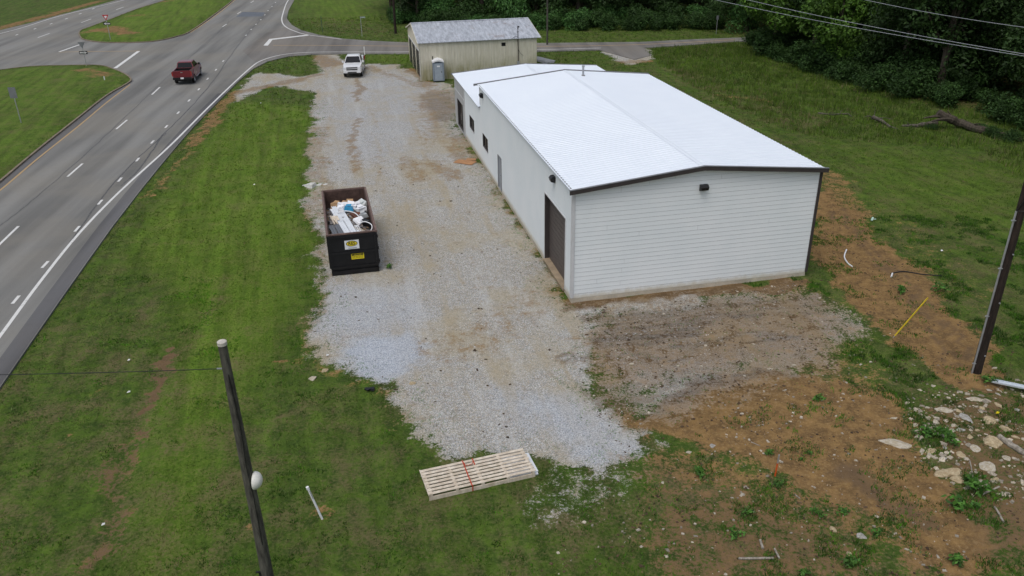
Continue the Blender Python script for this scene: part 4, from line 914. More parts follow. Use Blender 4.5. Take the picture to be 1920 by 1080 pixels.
for (x, y, z, w_, l_, rz, mt_, lb) in [(1.38, .12, 1.88, .30, 3.4, .15, M_WPAN, 'long white metal panel reaching furthest to the right over the dumpster heap'), (1.05, .14, 1.90, .30, 4.0, .16, M_WPAN, 'longest white metal panel, down the middle of the dumpster heap'), (1.66, .12, 1.80, .22, 1.6, .10, M_WPAN, 'short white metal panel at the front edge of the dumpster'), (.78, 2.2, 1.98, .24, 2.2, .14, M_WPAN, 'narrow white metal panel on top of the longer white ones'), (.46, .16, 1.80, .26, 1.9, .13, M_GPAN, 'dark grey metal panel against the left side of the dumpster'), (.75, .13, 1.85, .26, 1.9, .13, M_GPAN, 'dark grey metal panel next to the white panels'), (2.0, .35, 1.80, .2, 1.3, .45, plain('beige_board', (.42, .37, .30), .7), 'beige board lying slantwise at the front right of the dumpster'), (.42, 1.9, 1.95, .08, 1.2, .15, M_LUMBER, 'thin pale batten sticking up beside the grey panels')]:
    into(channel(w_, l_, mt_, 'scrap_sheet' if mt_ in (M_WPAN, M_GPAN) else 'board'), rz, (.03, 0), (x, y, z+.09)); o = COL.objects[-1]; tag(o, lb, 'panel' if mt_ in (M_WPAN, M_GPAN) else 'board', g)
def jag(nm, d, mat, seed):
    rn = random.Random(seed); m = MB(); m.box((0, 0, 0), d); m.v = [tuple(c+rn.uniform(-.06, .06) for c in v) for v in m.v]
    m.quad((-d[0]*.3, -d[1]*.3, d[2]*.5+.06), (d[0]*.3, -d[1]*.3, d[2]*.5+.07), (d[0]*.35, d[1]*.1, d[2]*.5+.16), (-d[0]*.25, d[1]*.1, d[2]*.5+.15)); return m.build(nm, mat)
items = [('cardboard_box', (.62, 5.05, 1.55), (.45, .7, .34), -.3, M_CARD, 'tall cardboard box at the back left of the dumpster heap', 'box'), ('cardboard_box', (1.35, 5.35, 1.50), (.62, .5, .3), .2, M_CARD, 'wide open cardboard box at the back of the dumpster heap', 'box'), ('cardboard_box', (1.0, 5.15, 1.42), (.4, .5, .3), .7, M_CARD, 'crushed cardboard box between two larger ones', 'box'),
 ('foam_block', (1.0, 4.45, 1.68), (.42, .45, .3), .3, M_FOAM, 'white foam block just in front of the cardboard', 'foam block'), ('foam_block', (1.42, 4.35, 1.72), (.45, .5, .32), -.2, M_FOAM, 'large square foam block in the middle of the heap', 'foam block'), ('foam_block', (1.75, 4.65, 1.6), (.4, .25, .25), .1, M_FOAM, 'small foam strip right of the cardboard', 'foam block'), ('foam_block', (1.85, 4.0, 1.62), (.55, .5, .2), .6, M_FOAM, 'tilted white foam slab near the right wall', 'foam block'), ('foam_block', (2.05, 4.95, 1.62), (.4, .8, .16), .35, plain('pale_wrap', (.55, .58, .57), .5), 'pale wrapped slab leaning on the right back wall', 'foam block'), ('foam_block', (.85, 4.0, 1.7), (.5, .35, .22), -.4, M_FOAM, 'foam piece left of the blue plastic', 'foam block'),
 ('blue_container', (1.25, 3.75, 1.82), (.46, .30, .2), -.05, M_BLUE, 'bright blue plastic container on top of the foam', 'container'), ('foam_block', (1.72, 2.2, 1.62), (.5, .6, .12), .5, M_FOAM, 'flat white foam sheet right of the long panels', 'foam block'),
 ('wood_scrap', (1.62, 3.0, 1.62), (.5, .6, .16), .4, plain('red_brown_wood', (.16, .07, .045), .8), 'red-brown wood scrap in the middle of the heap', 'wood scrap'), ('wood_scrap', (.55, 2.5, 1.72), (.22, .7, .08), .4, M_LUMBER, 'pale wood scrap beside the white panels', 'wood scrap'), ('foam_block', (1.95, 3.1, 1.6), (.4, .5, .2), .1, plain('grey_wrap', (.42, .44, .44), .5), 'grey crumpled wrap by the right wall', 'plastic wrap'), ('black_bag', (2.0, 2.0, 1.5), (.4, .6, .3), .3, M_BLACK, 'black plastic bag by the right wall of the dumpster', 'bag'), ('foam_block', (.5, 4.2, 1.5), (.5, .5, .2), .3, plain('grey_scrap', (.30, .30, .32), .6), 'grey scrap slab at the left wall of the heap', 'foam block')]
for k, (nm, loc, d, rz, mt_, lb, ct) in enumerate(items):
    tag(into(jag(nm, d, mt_, k), rz, (random.uniform(-.3, .3), random.uniform(-.3, .3)), (loc[0], loc[1], loc[2]+.36)), lb, ct, g)
for pts, lb in (([(1.55, .5, 1.6), (2.15, .55, 1.75), (2.25, 1.0, 1.9), (1.9, 1.55, 1.9), (1.55, 1.4, 1.75)], 'white plastic pipe loop bulging at the front right of the dumpster'), ([(.3, 3.1, 1.75), (.9, 3.3, 1.95), (1.5, 2.9, 1.95), (1.75, 2.2, 1.85), (1.7, 1.6, 1.75)], 'white plastic pipe arching over the long white panels')):
    V = [Vector(p) for p in pts]; sm = []
    for i in range(len(V)-1):
        p0, p1, p2, p3 = V[max(i-1, 0)], V[i], V[i+1], V[min(i+2, len(V)-1)]
        for k in range(6):
            tt = k/6; sm.append(.5*((2*p1)+(p2-p0)*tt+(2*p0-5*p1+4*p2-p3)*tt*tt+(3*p1-3*p2+p3-p0)*tt**3))
    sm.append(V[-1]); m = MB(); m.tube([v+Vector((0, 0, .28)) for v in sm], .025, 8); o = m.build('bent_pipe', M_WP); o.matrix_world = DM; tag(o, lb, 'pipe', g)
# ------------------------------------------------------------------ slatted crate panel
c0, c1, c2, c3 = G(804.5, 940), G(1005, 894), G(990, 853), G(795, 892.6)
pa = math.atan2(c1.y-c0.y, c1.x-c0.x); PL = (c1-c0).length; PWd = 1.32
pal = empty('slatted_pallet', (c0.x, c0.y, .0), pa, 'long pale wooden slatted pallet bound with orange straps at the edge of the gravel', 'pallet')
rn = random.Random(5)
for k in range(8):
    m = MB(); y = .07+k*(PWd-.14)/7; m.box((PL/2+rn.uniform(-.02, .02), y, .245), (PL-(.03 if k else 0), .110, .022), rz=rn.uniform(-.004, .004)); m.build('slat', M_LUMBER, pal)
for k in range(5):
    m = MB(); m.box((.09+k*(PL-.18)/4, PWd/2, .19), (.10, PWd-.02, .085)); m.build('cleat', M_LUMBER, pal)
for y in (.03, PWd/2, PWd-.03):
    m = MB(); m.box((PL/2, y, .075), (PL-.04, .045, .14)); m.build('runner', M_LUMBER, pal)
m = MB(); m.box((.01, PWd/2, .235), (.03, PWd+.02, .05)); m.build('end_board', M_LUMBER, pal)
M_STRAP = plain('orange_strap', (.42, .06, .025), .6, .2)
for x, y0_, y1_ in ((PL*.40, 0, PWd), (PL*.50, PWd-.33, PWd)):
    m = MB(); m.box((x, (y0_+y1_)/2, .262), (.04, y1_-y0_+.02, .006), rz=-.03)
    for y in ((0, PWd) if y0_ == 0 else (PWd,)): m.box((x, y+(.012 if y else -.012), .14), (.04, .006, .24))
    m.build('strap', M_STRAP, pal)
m = MB(); m.tube([(PL*.40, PWd-.25, .275), (PL*.44, PWd-.33, .285), (PL*.48, PWd-.28, .28), (PL*.5, PWd-.12, .275)], .01); m.box((PL*.405, PWd-.2, .285), (.05, .11, .03)); m.build('buckle', M_STRAP, pal)
m = MB(); m.box((0, 0, .04), (1.0, 1.15, .05)); m.box((.05, .02, .085), (.9, 1.05, .03), rz=.05)
o = m.build('white_boards', M_WPAN); o.location = (pal.matrix_world @ Vector((0, 0, 0))); o.matrix_world = Matrix.Translation((c0.x, c0.y, 0)) @ Matrix.Rotation(pa, 4, 'Z') @ Matrix.Translation((PL-.36, PWd/2+.0, .0)) @ Matrix.Rotation(-.06, 4, 'Z'); tag(o, 'white boards sticking out from under the right end of the slatted pallet', 'board')
# ------------------------------------------------------------------ poles and wires
def zground(x, y):
    a = np.array([float(x)]); b = np.array([float(y)]); return float(gz(a, b, road_d(a, b))[0])
# near left pole
pl = empty('utility_pole', (-6.6, 16.35, 0), 0, 'weathered grey wooden pole with a pale cut top and a white dome', 'utility pole', 'wooden poles'); ptop = 8.15
def along(h): return Vector((-6.6-.22*h/8+.02*math.sin(h), 16.35+.0, h))
bx = -6.6
PT = Vector(((415-960)/FPX*19.0, 0, 0)); 
tp = G(414, 640, 8.15); base = Vector((tp.x+.02, tp.y, 0)); pl.location = base
m = MB(); m.tube([(0, 0, -.5), (0, 0, 0), (.01, 0, 2.5), (-.01, .02, 5), (0, 0, 7), (0, 0, 8.12)], [.172, .170, .152, .132, .112, .102], 20); m.build('pole', M_POLE, pl)
m = MB(); m.lathe([(.001, 8.165), (.09, 8.16), (.112, 8.145), (.114, 8.06), (.106, 8.05)], 20); m.build('cap', plain('pale_cut_wood', (.50, .47, .42), .8, .2, 6), pl)
m = MB(); m.tube([(.05, -.11, 7.3), (.09, -.12, 6.2), (.10, -.13, 5.4), (.06, -.14, 4.6), (.10, -.14, 3.6), (.09, -.15, 2)], .012, 6); m.build('cable', M_BLACK, pl)
# the dome lamp seen edge-on on the far right side of the pole
dp = 5.2
hd = None
for k in range(200):
    z = 2+k*.03; p = base+Vector((.2, 0, z))
    d = np.array(p)-np.array([0, 0, CAMH]); zz = d @ fw; v = 540-FPX*(d @ upv)/zz
    if v < 902: hd = z; break
m = MB(); T = Matrix.Translation((.14, .0, hd)) @ Matrix.Rotation(math.pi/2, 4, 'Y'); m.lathe([(.001, .0), (.24, .0), (.234, .05), (.20, .12), (.13, .175), (.06, .20), (.001, .205)], 22, T); m.build('dome', plain('white_dome', (.68, .67, .62), .5, .1, 5), pl, smooth=True)
m = MB(); m.box((-.12, -.08, .9), (.12, .06, .16)); m.box((-.20, -.1, .99), (.1, .05, .03)); m.build('bracket', M_BLACK, pl)
m = MB(); m.box((-.17, -.03, 7.42), (.12, .03, .03)); m.build('bolt', M_GALV, pl)
a = base+Vector((-.12, -.03, 7.42)); b = Vector((-21, 17.2, 7.2))
def wire(a, b, r, sag, label, group=None, n=28, nm='overhead_wire', mat=None):
    a, b = Vector(a), Vector(b); m = MB(); m.tube([a.lerp(b, k/n)-Vector((0, 0, 4*sag*(k/n)*(1-k/n))) for k in range(n+1)], r, 6); o = m.build(nm, mat or M_BLACK); tag(o, label, 'wire', group); return o
wire(a, b, .009, .12, 'thin dark wire running left from the top of the weathered pole')
# right pole
rp = G(1828, 706); rp.z = .15
pr_ = empty('utility_pole', rp, 0, 'dark brown creosoted pole with a grey conduit, at the right edge of the photo', 'utility pole', 'wooden poles')
m = MB(); m.tube([(0, 0, -.4), (0, 0, 3), (0, 0, 6.5), (0, 0, 10.5)], [.185, .17, .155, .135], 20); m.build('pole', M_POLED, pr_)
m = MB(); m.tube([(-.20, -.06, 0), (-.19, -.05, 3.4), (-.18, -.04, 6.85)], .035, 10); cn = m.build('conduit', M_GALV, pr_)
m = MB()
for z in (.5, 2.6, 4.6, 6.5): m.box((-.19, -.07, z), (.20, .05, .035))
m.build('clamp', M_GALV, cn)
m = MB()
for z in (.9, 3.2, 5.2, 7.2): m.tube([(.05, -.16, z), (.06, -.20, z)], .03, 8)
m.build('bolt', M_GALV, pr_)
m = MB(); m.tube([(-.18, -.05, 6.85), (-.1, -.2, 7.3), (.1, -.22, 7.9), (.05, -.2, 9)], .02, 6); m.tube([(-.18, -.04, 6.85), (.1, -.24, 6.9), (.2, -.2, 7.2), (.1, -.18, 8.3)], .018, 6); m.build('cable', M_BLACK, pr_)
# guy wire with yellow guard
ga = G(1674, 634); gt_ = G(1740, 558)
gtop = Vector((rp.x, rp.y, 9.3)); gdir = (gtop-ga).normalized(); 
# direction matching the guard: solve for a second pole top beyond the frame by ray at height 1.95
_b, _h = top_h(1674, 634, 1740, 558)
d_ = fw+rt*(1740-960)/FPX-upv*(558-540)/FPX; tt_ = (ga.y)/d_[1]; g2 = Vector((d_[0]*tt_, ga.y, CAMH+d_[2]*tt_))
guard = empty('guy_wire_guard', ga, 0, 'bright yellow plastic guard leaning over the orange dirt, left of the dark pole', 'guy guard')
gv = (g2-ga); m = MB(); m.tube([(0, 0, .0), tuple(gv*.06)], .012, 6); m.tube([tuple(gv*.06), tuple(gv)], .030, 8); m.build('guard', plain('yellow_plastic', (.55, .40, .02), .5, .15), guard)
m = MB(); m.tube([tuple(gv*-.02), tuple(gv*.10)], .014, 6); m.build('anchor_rod', M_GALV, guard)
# power lines across the upper right
g = 'power lines in the upper right'
for (p, q, za, zb_, lb) in (((1320, -5), (2100, 132), 9.2, 8.6, 'lower overhead power line crossing the dark trees at upper right'), ((1382, -5), (2100, 130), 9.6, 8.8, 'middle overhead power line, meeting the lower one at the right edge'), ((1610, -3), (2100, 72), 9.8, 9.5, 'upper overhead power line near the top right corner')):
    wire(G(*p, za), G(*q, zb_), .018, .25, lb, g, mat=M_GALV)
# far poles
def simple_pole(px, py, h, r, mat, label):
    b = G(px, py); b.z = zground(b.x, b.y); e = empty('utility_pole', b, 0, label, 'utility pole', 'wooden poles'); m = MB(); m.tube([(0, 0, -.3), (0, 0, h*.5), (0, 0, h)], [r, r*.88, r*.75], 12); m.build('pole', mat, e)
    m = MB(); m.box((0, -.1, h-.6), (1.8, .1, .12)); m.build('crossarm', mat, e)
simple_pole(742, 63, 9.5, .19, M_POLED, 'black pole at the edge of the wood behind the tan shed'); simple_pole(1026, 84, 10.5, .12, M_POLE, 'slim grey pole standing beyond the road right of the shed')
# ------------------------------------------------------------------ signs and posts
M_RED = plain('sign_red', (.42, .03, .03), .5); M_SGREY = plain('sign_back', (.17, .18, .19), .5, .15); M_SIGNW = plain('sign_white', (.68, .68, .68), .5)
def sign_post(b, h, name, label, cat, z0=.1): 
    e = empty(name, (b.x, b.y, z0), 0, label, cat, 'road signs'); m = MB(); m.box((0, 0, h/2-.1), (.06, .05, h+.2)); m.build('post', M_GALV, e); return e
def tri(mb, c, s, y, th=.012): mb.prism([(c[0]-s/2, c[1]+s*.43), (c[0]+s/2, c[1]+s*.43), (c[0], c[1]-s*.43)], y, y+th, 'y')
def arrow_plate(e, z, flip=1, y=-.045):
    m = MB(); m.box((0, y, z), (.95, .012, .34)); pl_ = m.build('one_way_plate', M_BLACK, e)
    m = MB(); s = flip; m.prism([(-.40*s, z-.08), (.14*s, z-.08), (.14*s, z-.14), (.42*s, z), (.14*s, z+.14), (.14*s, z+.08), (-.40*s, z+.08)][::1], y-.012, y-.008, 'y'); ar = m.build('arrow', M_SIGNW, pl_)
    textmesh('ONE WAY', .12, M_BLACK, 'lettering', pl_, Matrix.Translation((-.05*s, y-.015, z)) @ UP)
b, h = top_h(208, 77, 197, 29)
e = sign_post(b, h, 'yield_sign', 'red and white yield sign with a one-way plate on the far grass median', 'road sign'); m = MB(); tri(m, (0, h-.38), .85, -.04); ys_ = m.build('yield_plate', M_RED, e); m = MB(); tri(m, (0, h-.35), .45, -.046, .005); m.build('centre', M_SIGNW, ys_); arrow_plate(e, h-1.15, -1)
b, h = top_h(163, 125, 155, 80)
e = sign_post(b, h, 'yield_sign', 'grey triangular sign back above a one-way arrow on the near median', 'road sign'); m = MB(); tri(m, (0, h-.38), .85, -.04); m.build('yield_plate', M_SGREY, e); arrow_plate(e, h-1.2, 1)
b, h = top_h(41.7, 236.7, 20, 166)
e = sign_post(b, h, 'road_sign', 'dark grey back of a rectangular sign on the grass median at left', 'road sign'); m = MB(); m.box((0, -.04, h-.45), (.62, .014, .92)); m.build('plate', M_SGREY, e)
b, h = top_h(679, 68, 680, 31)
e = sign_post(b, h, 'street_name_sign', 'thin post with a small pale street name blade beyond the side road', 'road sign', 0); m = MB(); m.box((.3, 0, h-.1), (.7, .02, .16)); m.build('blade', plain('pale_blade', (.35, .42, .42), .5), e)
b, h = top_h(605, 61, 604, 30)
e = empty('marker_post', (b.x, b.y, 0), 0, 'slim green metal post in the grass beyond the side road', 'post'); m = MB(); m.box((0, 0, h/2-.1), (.08, .05, h+.2)); m.build('post', plain('green_post', (.05, .09, .06), .6), e)
b, h = top_h(1342.6, 63.6, 1345, 29)
e = sign_post(b, h, 'road_sign', 'small sign seen edge-on against the dark wood beyond the side road', 'road sign', 0); m = MB(); m.box((.0, -.04, h-.28), (.30, .014, .55)); m.build('plate', M_SGREY, e)
b, h = top_h(683.8, 103.8, 683.5, 85)
m = MB(); m.box((0, 0, .45), (.10, .04, 1.15)); o = m.build('marker_post', M_WP); o.location = (b.x, b.y, 0); tag(o, 'white plastic marker post in the grass behind the white pickup', 'post')
m = MB(); m.box((0, 0, .15), (.10, .04, .5)); o = m.build('marker_post', M_WP); b = G(197, 153); o.location = (b.x, b.y, .15); tag(o, 'short white marker post near the tip of the near median', 'post')
# leaning white pipe
b = G(604, 973); b2, h = top_h(604, 973, 576, 913); d_ = fw+rt*(576-960)/FPX-upv*(913-540)/FPX; k_ = b.y/d_[1]; tp2 = Vector((d_[0]*k_, b.y, CAMH+d_[2]*k_))
e = empty('pvc_pipe', b, 0, 'white plastic pipe standing up from the grass near the bottom of the photo', 'pipe'); v_ = tp2-b; m = MB(); m.tube([tuple(v_*-.05), tuple(v_*.97)], .035, 12); m.build('pipe', M_WP, e)
m = MB(); m.tube([tuple(v_*.93), tuple(v_)], .048, 12); m.build('cap', M_WP, e); m = MB(); m.tube([tuple(v_*.66+Vector((.03, -.03, 0))), tuple(v_*.9+Vector((.03, -.03, 0)))], .012, 6); m.build('tag', M_GALV, e)
# orange stake
b = G(1453, 893); d_ = fw+rt*(1461-960)/FPX-upv*(853-540)/FPX; k_ = b.y/d_[1]; v_ = Vector((d_[0]*k_, b.y, CAMH+d_[2]*k_))-b
e = empty('survey_stake', b, 0, 'short stake painted orange below and grey above, in the reddish dirt', 'stake'); m = MB(); m.tube([(0, 0, -.1), tuple(v_*.62)], .028, 6); m.build('lower_half', plain('orange_paint', (.62, .10, .02), .5), e); m = MB(); m.tube([tuple(v_*.62), tuple(v_)], .026, 6); m.build('upper_half', M_GALV, e)
# ------------------------------------------------------------------ small things lying about
def lay(px, py, zoff=0.): 
    p = G(px, py); p.z = max(0, zground(p.x, p.y))+zoff; return p
p = lay(872, 305, .02); m = MB(); m.box((0, 0, .012), (1.5, .85, .022)); m.box((.1, .75, .008), (.7, .5, .018), rz=.3); o = m.build('plywood_sheet', plain('orange_plywood', (.36, .19, .09), .8, .2, 3)); o.location = p; o.rotation_euler = (0, 0, -.45); tag(o, 'thin orange-brown plywood sheet lying on the gravel beside the white building', 'plywood')
def ground_tube(name, pxs, r, mat, label, cat, lift=.0, group=None, n=8):
    P = [lay(*q) for q in pxs]; P2 = catmull([(q.x, q.y) for q in P], 5); m = MB(); pts = [(a, b, max(0, zground(a, b))+r+lift) for a, b in P2]
    rs = r if not isinstance(r, (list, tuple)) else r
    m.tube(pts, rs, n); o = m.build(name, mat); return tag(o, label, cat, group)
ground_tube('bent_pipe', [(1587, 469), (1583, 482), (1589, 494), (1598, 501)], .035, M_WP, 'bent white pipe lying on the orange dirt right of the white building', 'pipe')
ground_tube('black_hose', [(1670, 514), (1695, 510), (1725, 515), (1765, 518)], .03, M_BLACK, 'black hose curving through the grass right of the dirt track', 'hose')
ground_tube('white_pipe', [(1671, 520), (1673, 514)], .04, M_WP, 'short white pipe end beside the black hose', 'pipe')
e = lay(1856, 722); f_ = lay(1990, 752); m = MB(); L_ = (f_-e).length
m.prism([(-.12, 0), (.12, 0), (.12, .06), (.09, .06), (.09, .02), (-.09, .02), (-.09, .06), (-.12, .06)], 0, L_, 'y'); o = m.build('steel_channel', plain('pale_steel', (.55, .60, .65), .4, .1, metal=.2)); o.location = e+Vector((0, 0, .12)); o.rotation_euler = (.02, 0, math.atan2(-(f_-e).x, (f_-e).y)); tag(o, 'pale blue-grey metal channel lying past the foot of the dark pole', 'metal channel')
# fallen trees in the field
def log(name, pxs, rs, mat, label, cat='log', branches=(), z=None):
    P = [lay(*q[:2]) for q in pxs]; m = MB(); pts = []
    for q, p, r in zip(pxs, P, rs): pts.append((p.x, p.y, p.z+r*.6+(q[2] if len(q) > 2 else 0)))
    e = empty(name, pts[0], 0, label, cat); o0 = Vector(pts[0]); sm = []; sr = []
    for i in range(len(pts)-1):
        for k in range(4): 
            t = k/4; v = Vector(pts[i]).lerp(Vector(pts[i+1]), t)+Vector([random.uniform(-1, 1)*rs[i]*.18 for _ in range(3)]); sm.append(v-o0); sr.append((rs[i]*(1-t)+rs[i+1]*t)*random.uniform(.88, 1.12))
    sm.append(Vector(pts[-1])-o0); sr.append(rs[-1]); m.tube(sm, sr, 10); m.build('trunk', mat, e)
    for (i, d, L, r) in branches:
        s = Vector(sm[min(i, len(sm)-1)]); m = MB(); d = Vector(d).normalized(); m.tube([s, s+d*L*.5+Vector((0, .1, .06)), s+d*L], [r, r*.7, r*.3], 6); m.build('branch', mat, e)
    return e
log('fallen_tree', [(1752, 240, 1.1), (1775, 241, .6), (1797, 240, .2), (1840, 250, .1), (1880, 258), (1915, 266)], [.26, .33, .32, .28, .24, .18], M_BARK, 'large dark fallen tree trunk with a raised broken end in the field at right', 'fallen tree', [(5, (-1, -.6, .1), 2.6, .2), (7, (-.8, .3, .9), 1.2, .1), (10, (.3, -1, .6), 1.0, .08), (3, (-1, -.2, .0), 2.0, .16)])
log('dead_branch', [(1690, 237), (1720, 238), (1755, 233)], [.08, .17, .2], M_DEAD, 'grey dead limb reaching left from the large fallen tree', 'branch', [(2, (-.6, -.4, .5), .9, .04), (4, (.2, -1, .4), .7, .04)])
log('dead_branch', [(1634, 229, .3), (1650, 230, .15), (1668, 238), (1685, 244)], [.18, .15, .08, .05], M_DEAD, 'splintered dark root end left of the long fallen trunk', 'branch', [(0, (-.9, -.4, .1), .9, .05), (1, (.1, .2, 1), .9, .03), (2, (.8, -.6, .1), 1.2, .04), (3, (-.7, -.8, .05), .9, .03)])
log('dead_branch', [(1534, 213), (1560, 216), (1590, 214), (1597, 219)], [.07, .09, .06, .04], M_DEAD, 'thin dead branches lying furthest left in the tall field grass', 'branch', [(3, (.3, -.6, .3), .7, .03), (6, (.5, .5, .4), .6, .03)])
log('grey_log', [(1870, 829), (1893, 845), (1925, 866), (1960, 890)], [.09, .11, .10, .09], M_GREYWOOD, 'weathered grey log among the rubble at the right edge, beside a yellow scrap')
for k, (a, b, r, lb) in enumerate([((1385, 1049), (1450, 1048), .035, 'pale stick lying almost level near the bottom edge, right of centre'), ((1452, 1030), (1461, 1048), .03, 'short pale stick just above the level one'), ((1425, 1015), (1430, 1030), .04, 'stubby pale wood chunk left of the short stick'), ((1490, 928), (1500, 936), .02, 'thin straw-pale stick below the orange stake'), ((1862, 960), (1878, 990), .03, 'grey stick below the boulders at the right edge'), ((1815, 870), (1822, 905), .02, 'dark thin stick between two rocks at right'), ((1840, 935), (1870, 925), .03, 'bleached branch lying right of the leafy weed'), ((1408, 830), (1425, 837), .015, 'twig on the reddish dirt above the orange stake')]):
    ground_tube('stick', [a, b], r, M_GREYWOOD, lb, 'stick', group='sticks on the dirt')
# rocks
def rock_mesh(seed, mat, flat=.55):
    import bmesh
    bm = bmesh.new(); bmesh.ops.create_icosphere(bm, subdivisions=3, radius=1); rn = random.Random(seed)
    cuts = [(Vector([rn.gauss(0, 1) for _ in range(3)]).normalized(), rn.uniform(.55, .85)) for _ in range(11)]
    from mathutils import noise as mn
    for v in bm.verts:
        p = v.co.copy()
        for n_, d in cuts:
            k = p.dot(n_)
            if k > d: p -= n_*(k-d)*.92
        p *= 1+.10*mn.noise(p*2.5+Vector((seed, 0, 0)))+.05*mn.noise(p*7); p.z *= flat; v.co = p
    me = bpy.data.meshes.new('rock'); bm.to_mesh(me); bm.free(); me.materials.append(mat); return me
RM = [rock_mesh(11+i, (M_ROCK, M_ROCKG, M_ROCKT)[i % 3], .45+.1*(i % 3)) for i in range(9)]
rocks = [ # px, py, half length m, half width, rotation, mesh, label
 (1679, 832, .42, .17, -.35, 0, 'long flat white stone slab at the edge of the orange dirt'), (1768, 777, .24, .17, -.4, 0, 'pale angular boulder, uppermost of the rubble right of the orange dirt'), (1807, 795, .22, .11, -1.0, 1, 'grey smooth elongated boulder standing right of the pale angular one'),
 (1828, 756, .26, .12, -.3, 0, 'pale rock below the foot of the dark pole'), (1852, 800, .20, .16, .2, 2, 'rounded tan boulder among weeds near the right edge'), (1857, 838, .26, .22, -.6, 2, 'big tan boulder left of the yellow scrap'), (1845, 886, .24, .2, .5, 0, 'pale boulder low in the rubble beside the thin dark stick'),
 (1778, 893, .32, .2, .1, 5, 'lumpy tan rock heap at the edge of the orange dirt, above the leafy weed'), (1794, 905, .2, .12, -.7, 2, 'narrow tan rock below the lumpy one'), (1722, 821, .12, .1, 0, 0, 'fist-sized pale rock right of the long flat slab'), (1784, 818, .10, .09, .3, 3, 'small white rock, left of a pair in the rubble'), (1797, 817, .13, .07, .1, 1, 'small grey-green rock, right of a pair in the rubble'),
 (1790, 834, .10, .08, 0, 0, 'small white rock below the pair in the rubble'), (1757, 820, .13, .07, -.6, 0, 'narrow pale rock below the weeds in the rubble'), (1880, 815, .22, .07, -.9, 2, 'long tan rock edge near the right border'), (1737, 768, .08, .07, 0, 0, 'small rock left of the uppermost angular boulder'), (1675, 784, .12, .05, 0, 0, 'small flat white stone on the brown dirt'),
 (1750, 725, .10, .07, .3, 3, 'small white rock in the grass left of the dark pole, right of a pair'), (1725, 731, .09, .07, -.5, 0, 'small white rock in the grass left of the dark pole, left of a pair'), (1336, 836, .13, .10, .4, 1, 'round grey rock at the border of gravel and dirt'), (1292, 848, .10, .07, .2, 3, 'pale rock left of the round grey one'), (1614, 1005, .16, .11, -.3, 1, 'grey angular rock among weeds near the bottom right'),
 (1562, 993, .09, .12, .4, 2, 'tan rock left of the angular grey one near the bottom'), (1592, 1038, .08, .08, .2, 2, 'small orange-tan rock near the bottom edge'), (1184, 682, .10, .06, .1, 3, 'white stone on the muddy gravel below the building front'), (585, 710, .20, .16, 0, 0, 'pale lump in the grass left of the blue gravel patch'), (609, 695, .17, .09, .3, 2, 'flat tan stone at the upper right of the pale lump in the grass'),
 (773, 720, .17, .09, .2, 2, 'flat yellowish stone on the gravel right of the blue gravel patch'), (1864, 690, .14, .06, .2, 0, 'white stone in the weeds right of the dark pole'), (1698, 756, .07, .06, .2, 0, 'tiny pale stone above the small flat white one'), (1870, 740, .11, .06, -.8, 1, 'grey stone below the pale metal channel'), (1443, 692, .15, .06, -.3, 0, 'flat pale stone in the thin grass below the building'), (1490, 686, .12, .05, .1, 3, 'flat white stone right of the other one below the building')]
for (px, py, a, b, rz, k, lb) in rocks:
    o = bpy.data.objects.new('rock', RM[k % 9]); COL.objects.link(o); p = lay(px, py, -.01); o.location = p; k_ = 1.5 if (px > 1660 and py > 745) else 1.15; o.scale = (a*k_, b*k_, (a+b)*.5*k_**.5); o.rotation_euler = (random.uniform(-.15, .15), random.uniform(-.15, .15), rz); tag(o, lb, 'rock', 'rocks lying about')
rr_ = random.Random(44)
for (px, py) in ((1755, 800), (1770, 845), (1745, 850), (1815, 830), (1830, 815), (1770, 865), (1812, 868), (1826, 850), (1795, 780), (1838, 775), (1870, 765), (1890, 800), (1900, 830), (1862, 910), (1835, 915), (1885, 870), (1740, 790), (1715, 800), (1800, 860), (1905, 770)):
    o = bpy.data.objects.new('rock', RM[rr_.randrange(9)]); COL.objects.link(o); o.location = lay(px, py, -.02); s_ = rr_.uniform(.09, .2); o.scale = (s_*1.4, s_, s_); o.rotation_euler = (rr_.uniform(-.4, .4), rr_.uniform(-.4, .4), rr_.uniform(0, 6)); tag(o, 'middling broken stone half buried in the rubble below the dark pole', 'rock', 'half-buried rubble stones')
pile = bpy.data.objects.new('concrete_lump', rock_mesh(77, plain('pale_concrete', (.50, .50, .47), .9, .2, 4, fine=.2), .5)); COL.objects.link(pile); pile.location = G(584, 349); pile.scale = (.50, .45, .5); pile.rotation_euler = (0, 0, .9)
for k, (dx, dy, s_) in enumerate([(1.0, -.35, .75), (1.6, -.9, .5), (-.2, 1.0, .6)]):
    o = bpy.data.objects.new('chunk', rock_mesh(80+k, pile.data.materials[0], .35)); COL.objects.link(o); o.parent = pile; o.location = (dx, dy, -.1); o.scale = (s_*1.2, s_, s_); tag(pile, 'pale lump of dumped concrete at the left edge of the lot behind the dumpster', 'concrete lump')
p = lay(694, 733, .03); m = MB(); rn = random.Random(3)
for k in range(7): m.box((rn.uniform(-.15, .15), rn.uniform(-.06, .06), rn.uniform(.02, .07)), (rn.uniform(.1, .25), rn.uniform(.06, .14), .03), rz=rn.uniform(-1, 1))
o = m.build('black_plastic_scrap', M_BLACK); o.location = p; tag(o, 'crumpled black plastic scrap at the grass edge below the blue gravel', 'scrap')
p = lay(1867, 787, .12); m = MB(); m.add([(-.06, 0, 0), (.06, .02, 0), (.07, 0, .07), (-.02, .03, .09)], [(0, 1, 2, 3)]); m.box((0, .02, .03), (.08, .05, .05)); o = m.build('yellow_scrap', plain('yellow_scrap', (.75, .62, .02), .5)); o.location = p; tag(o, 'tiny bright yellow scrap between boulders at the right edge', 'scrap')
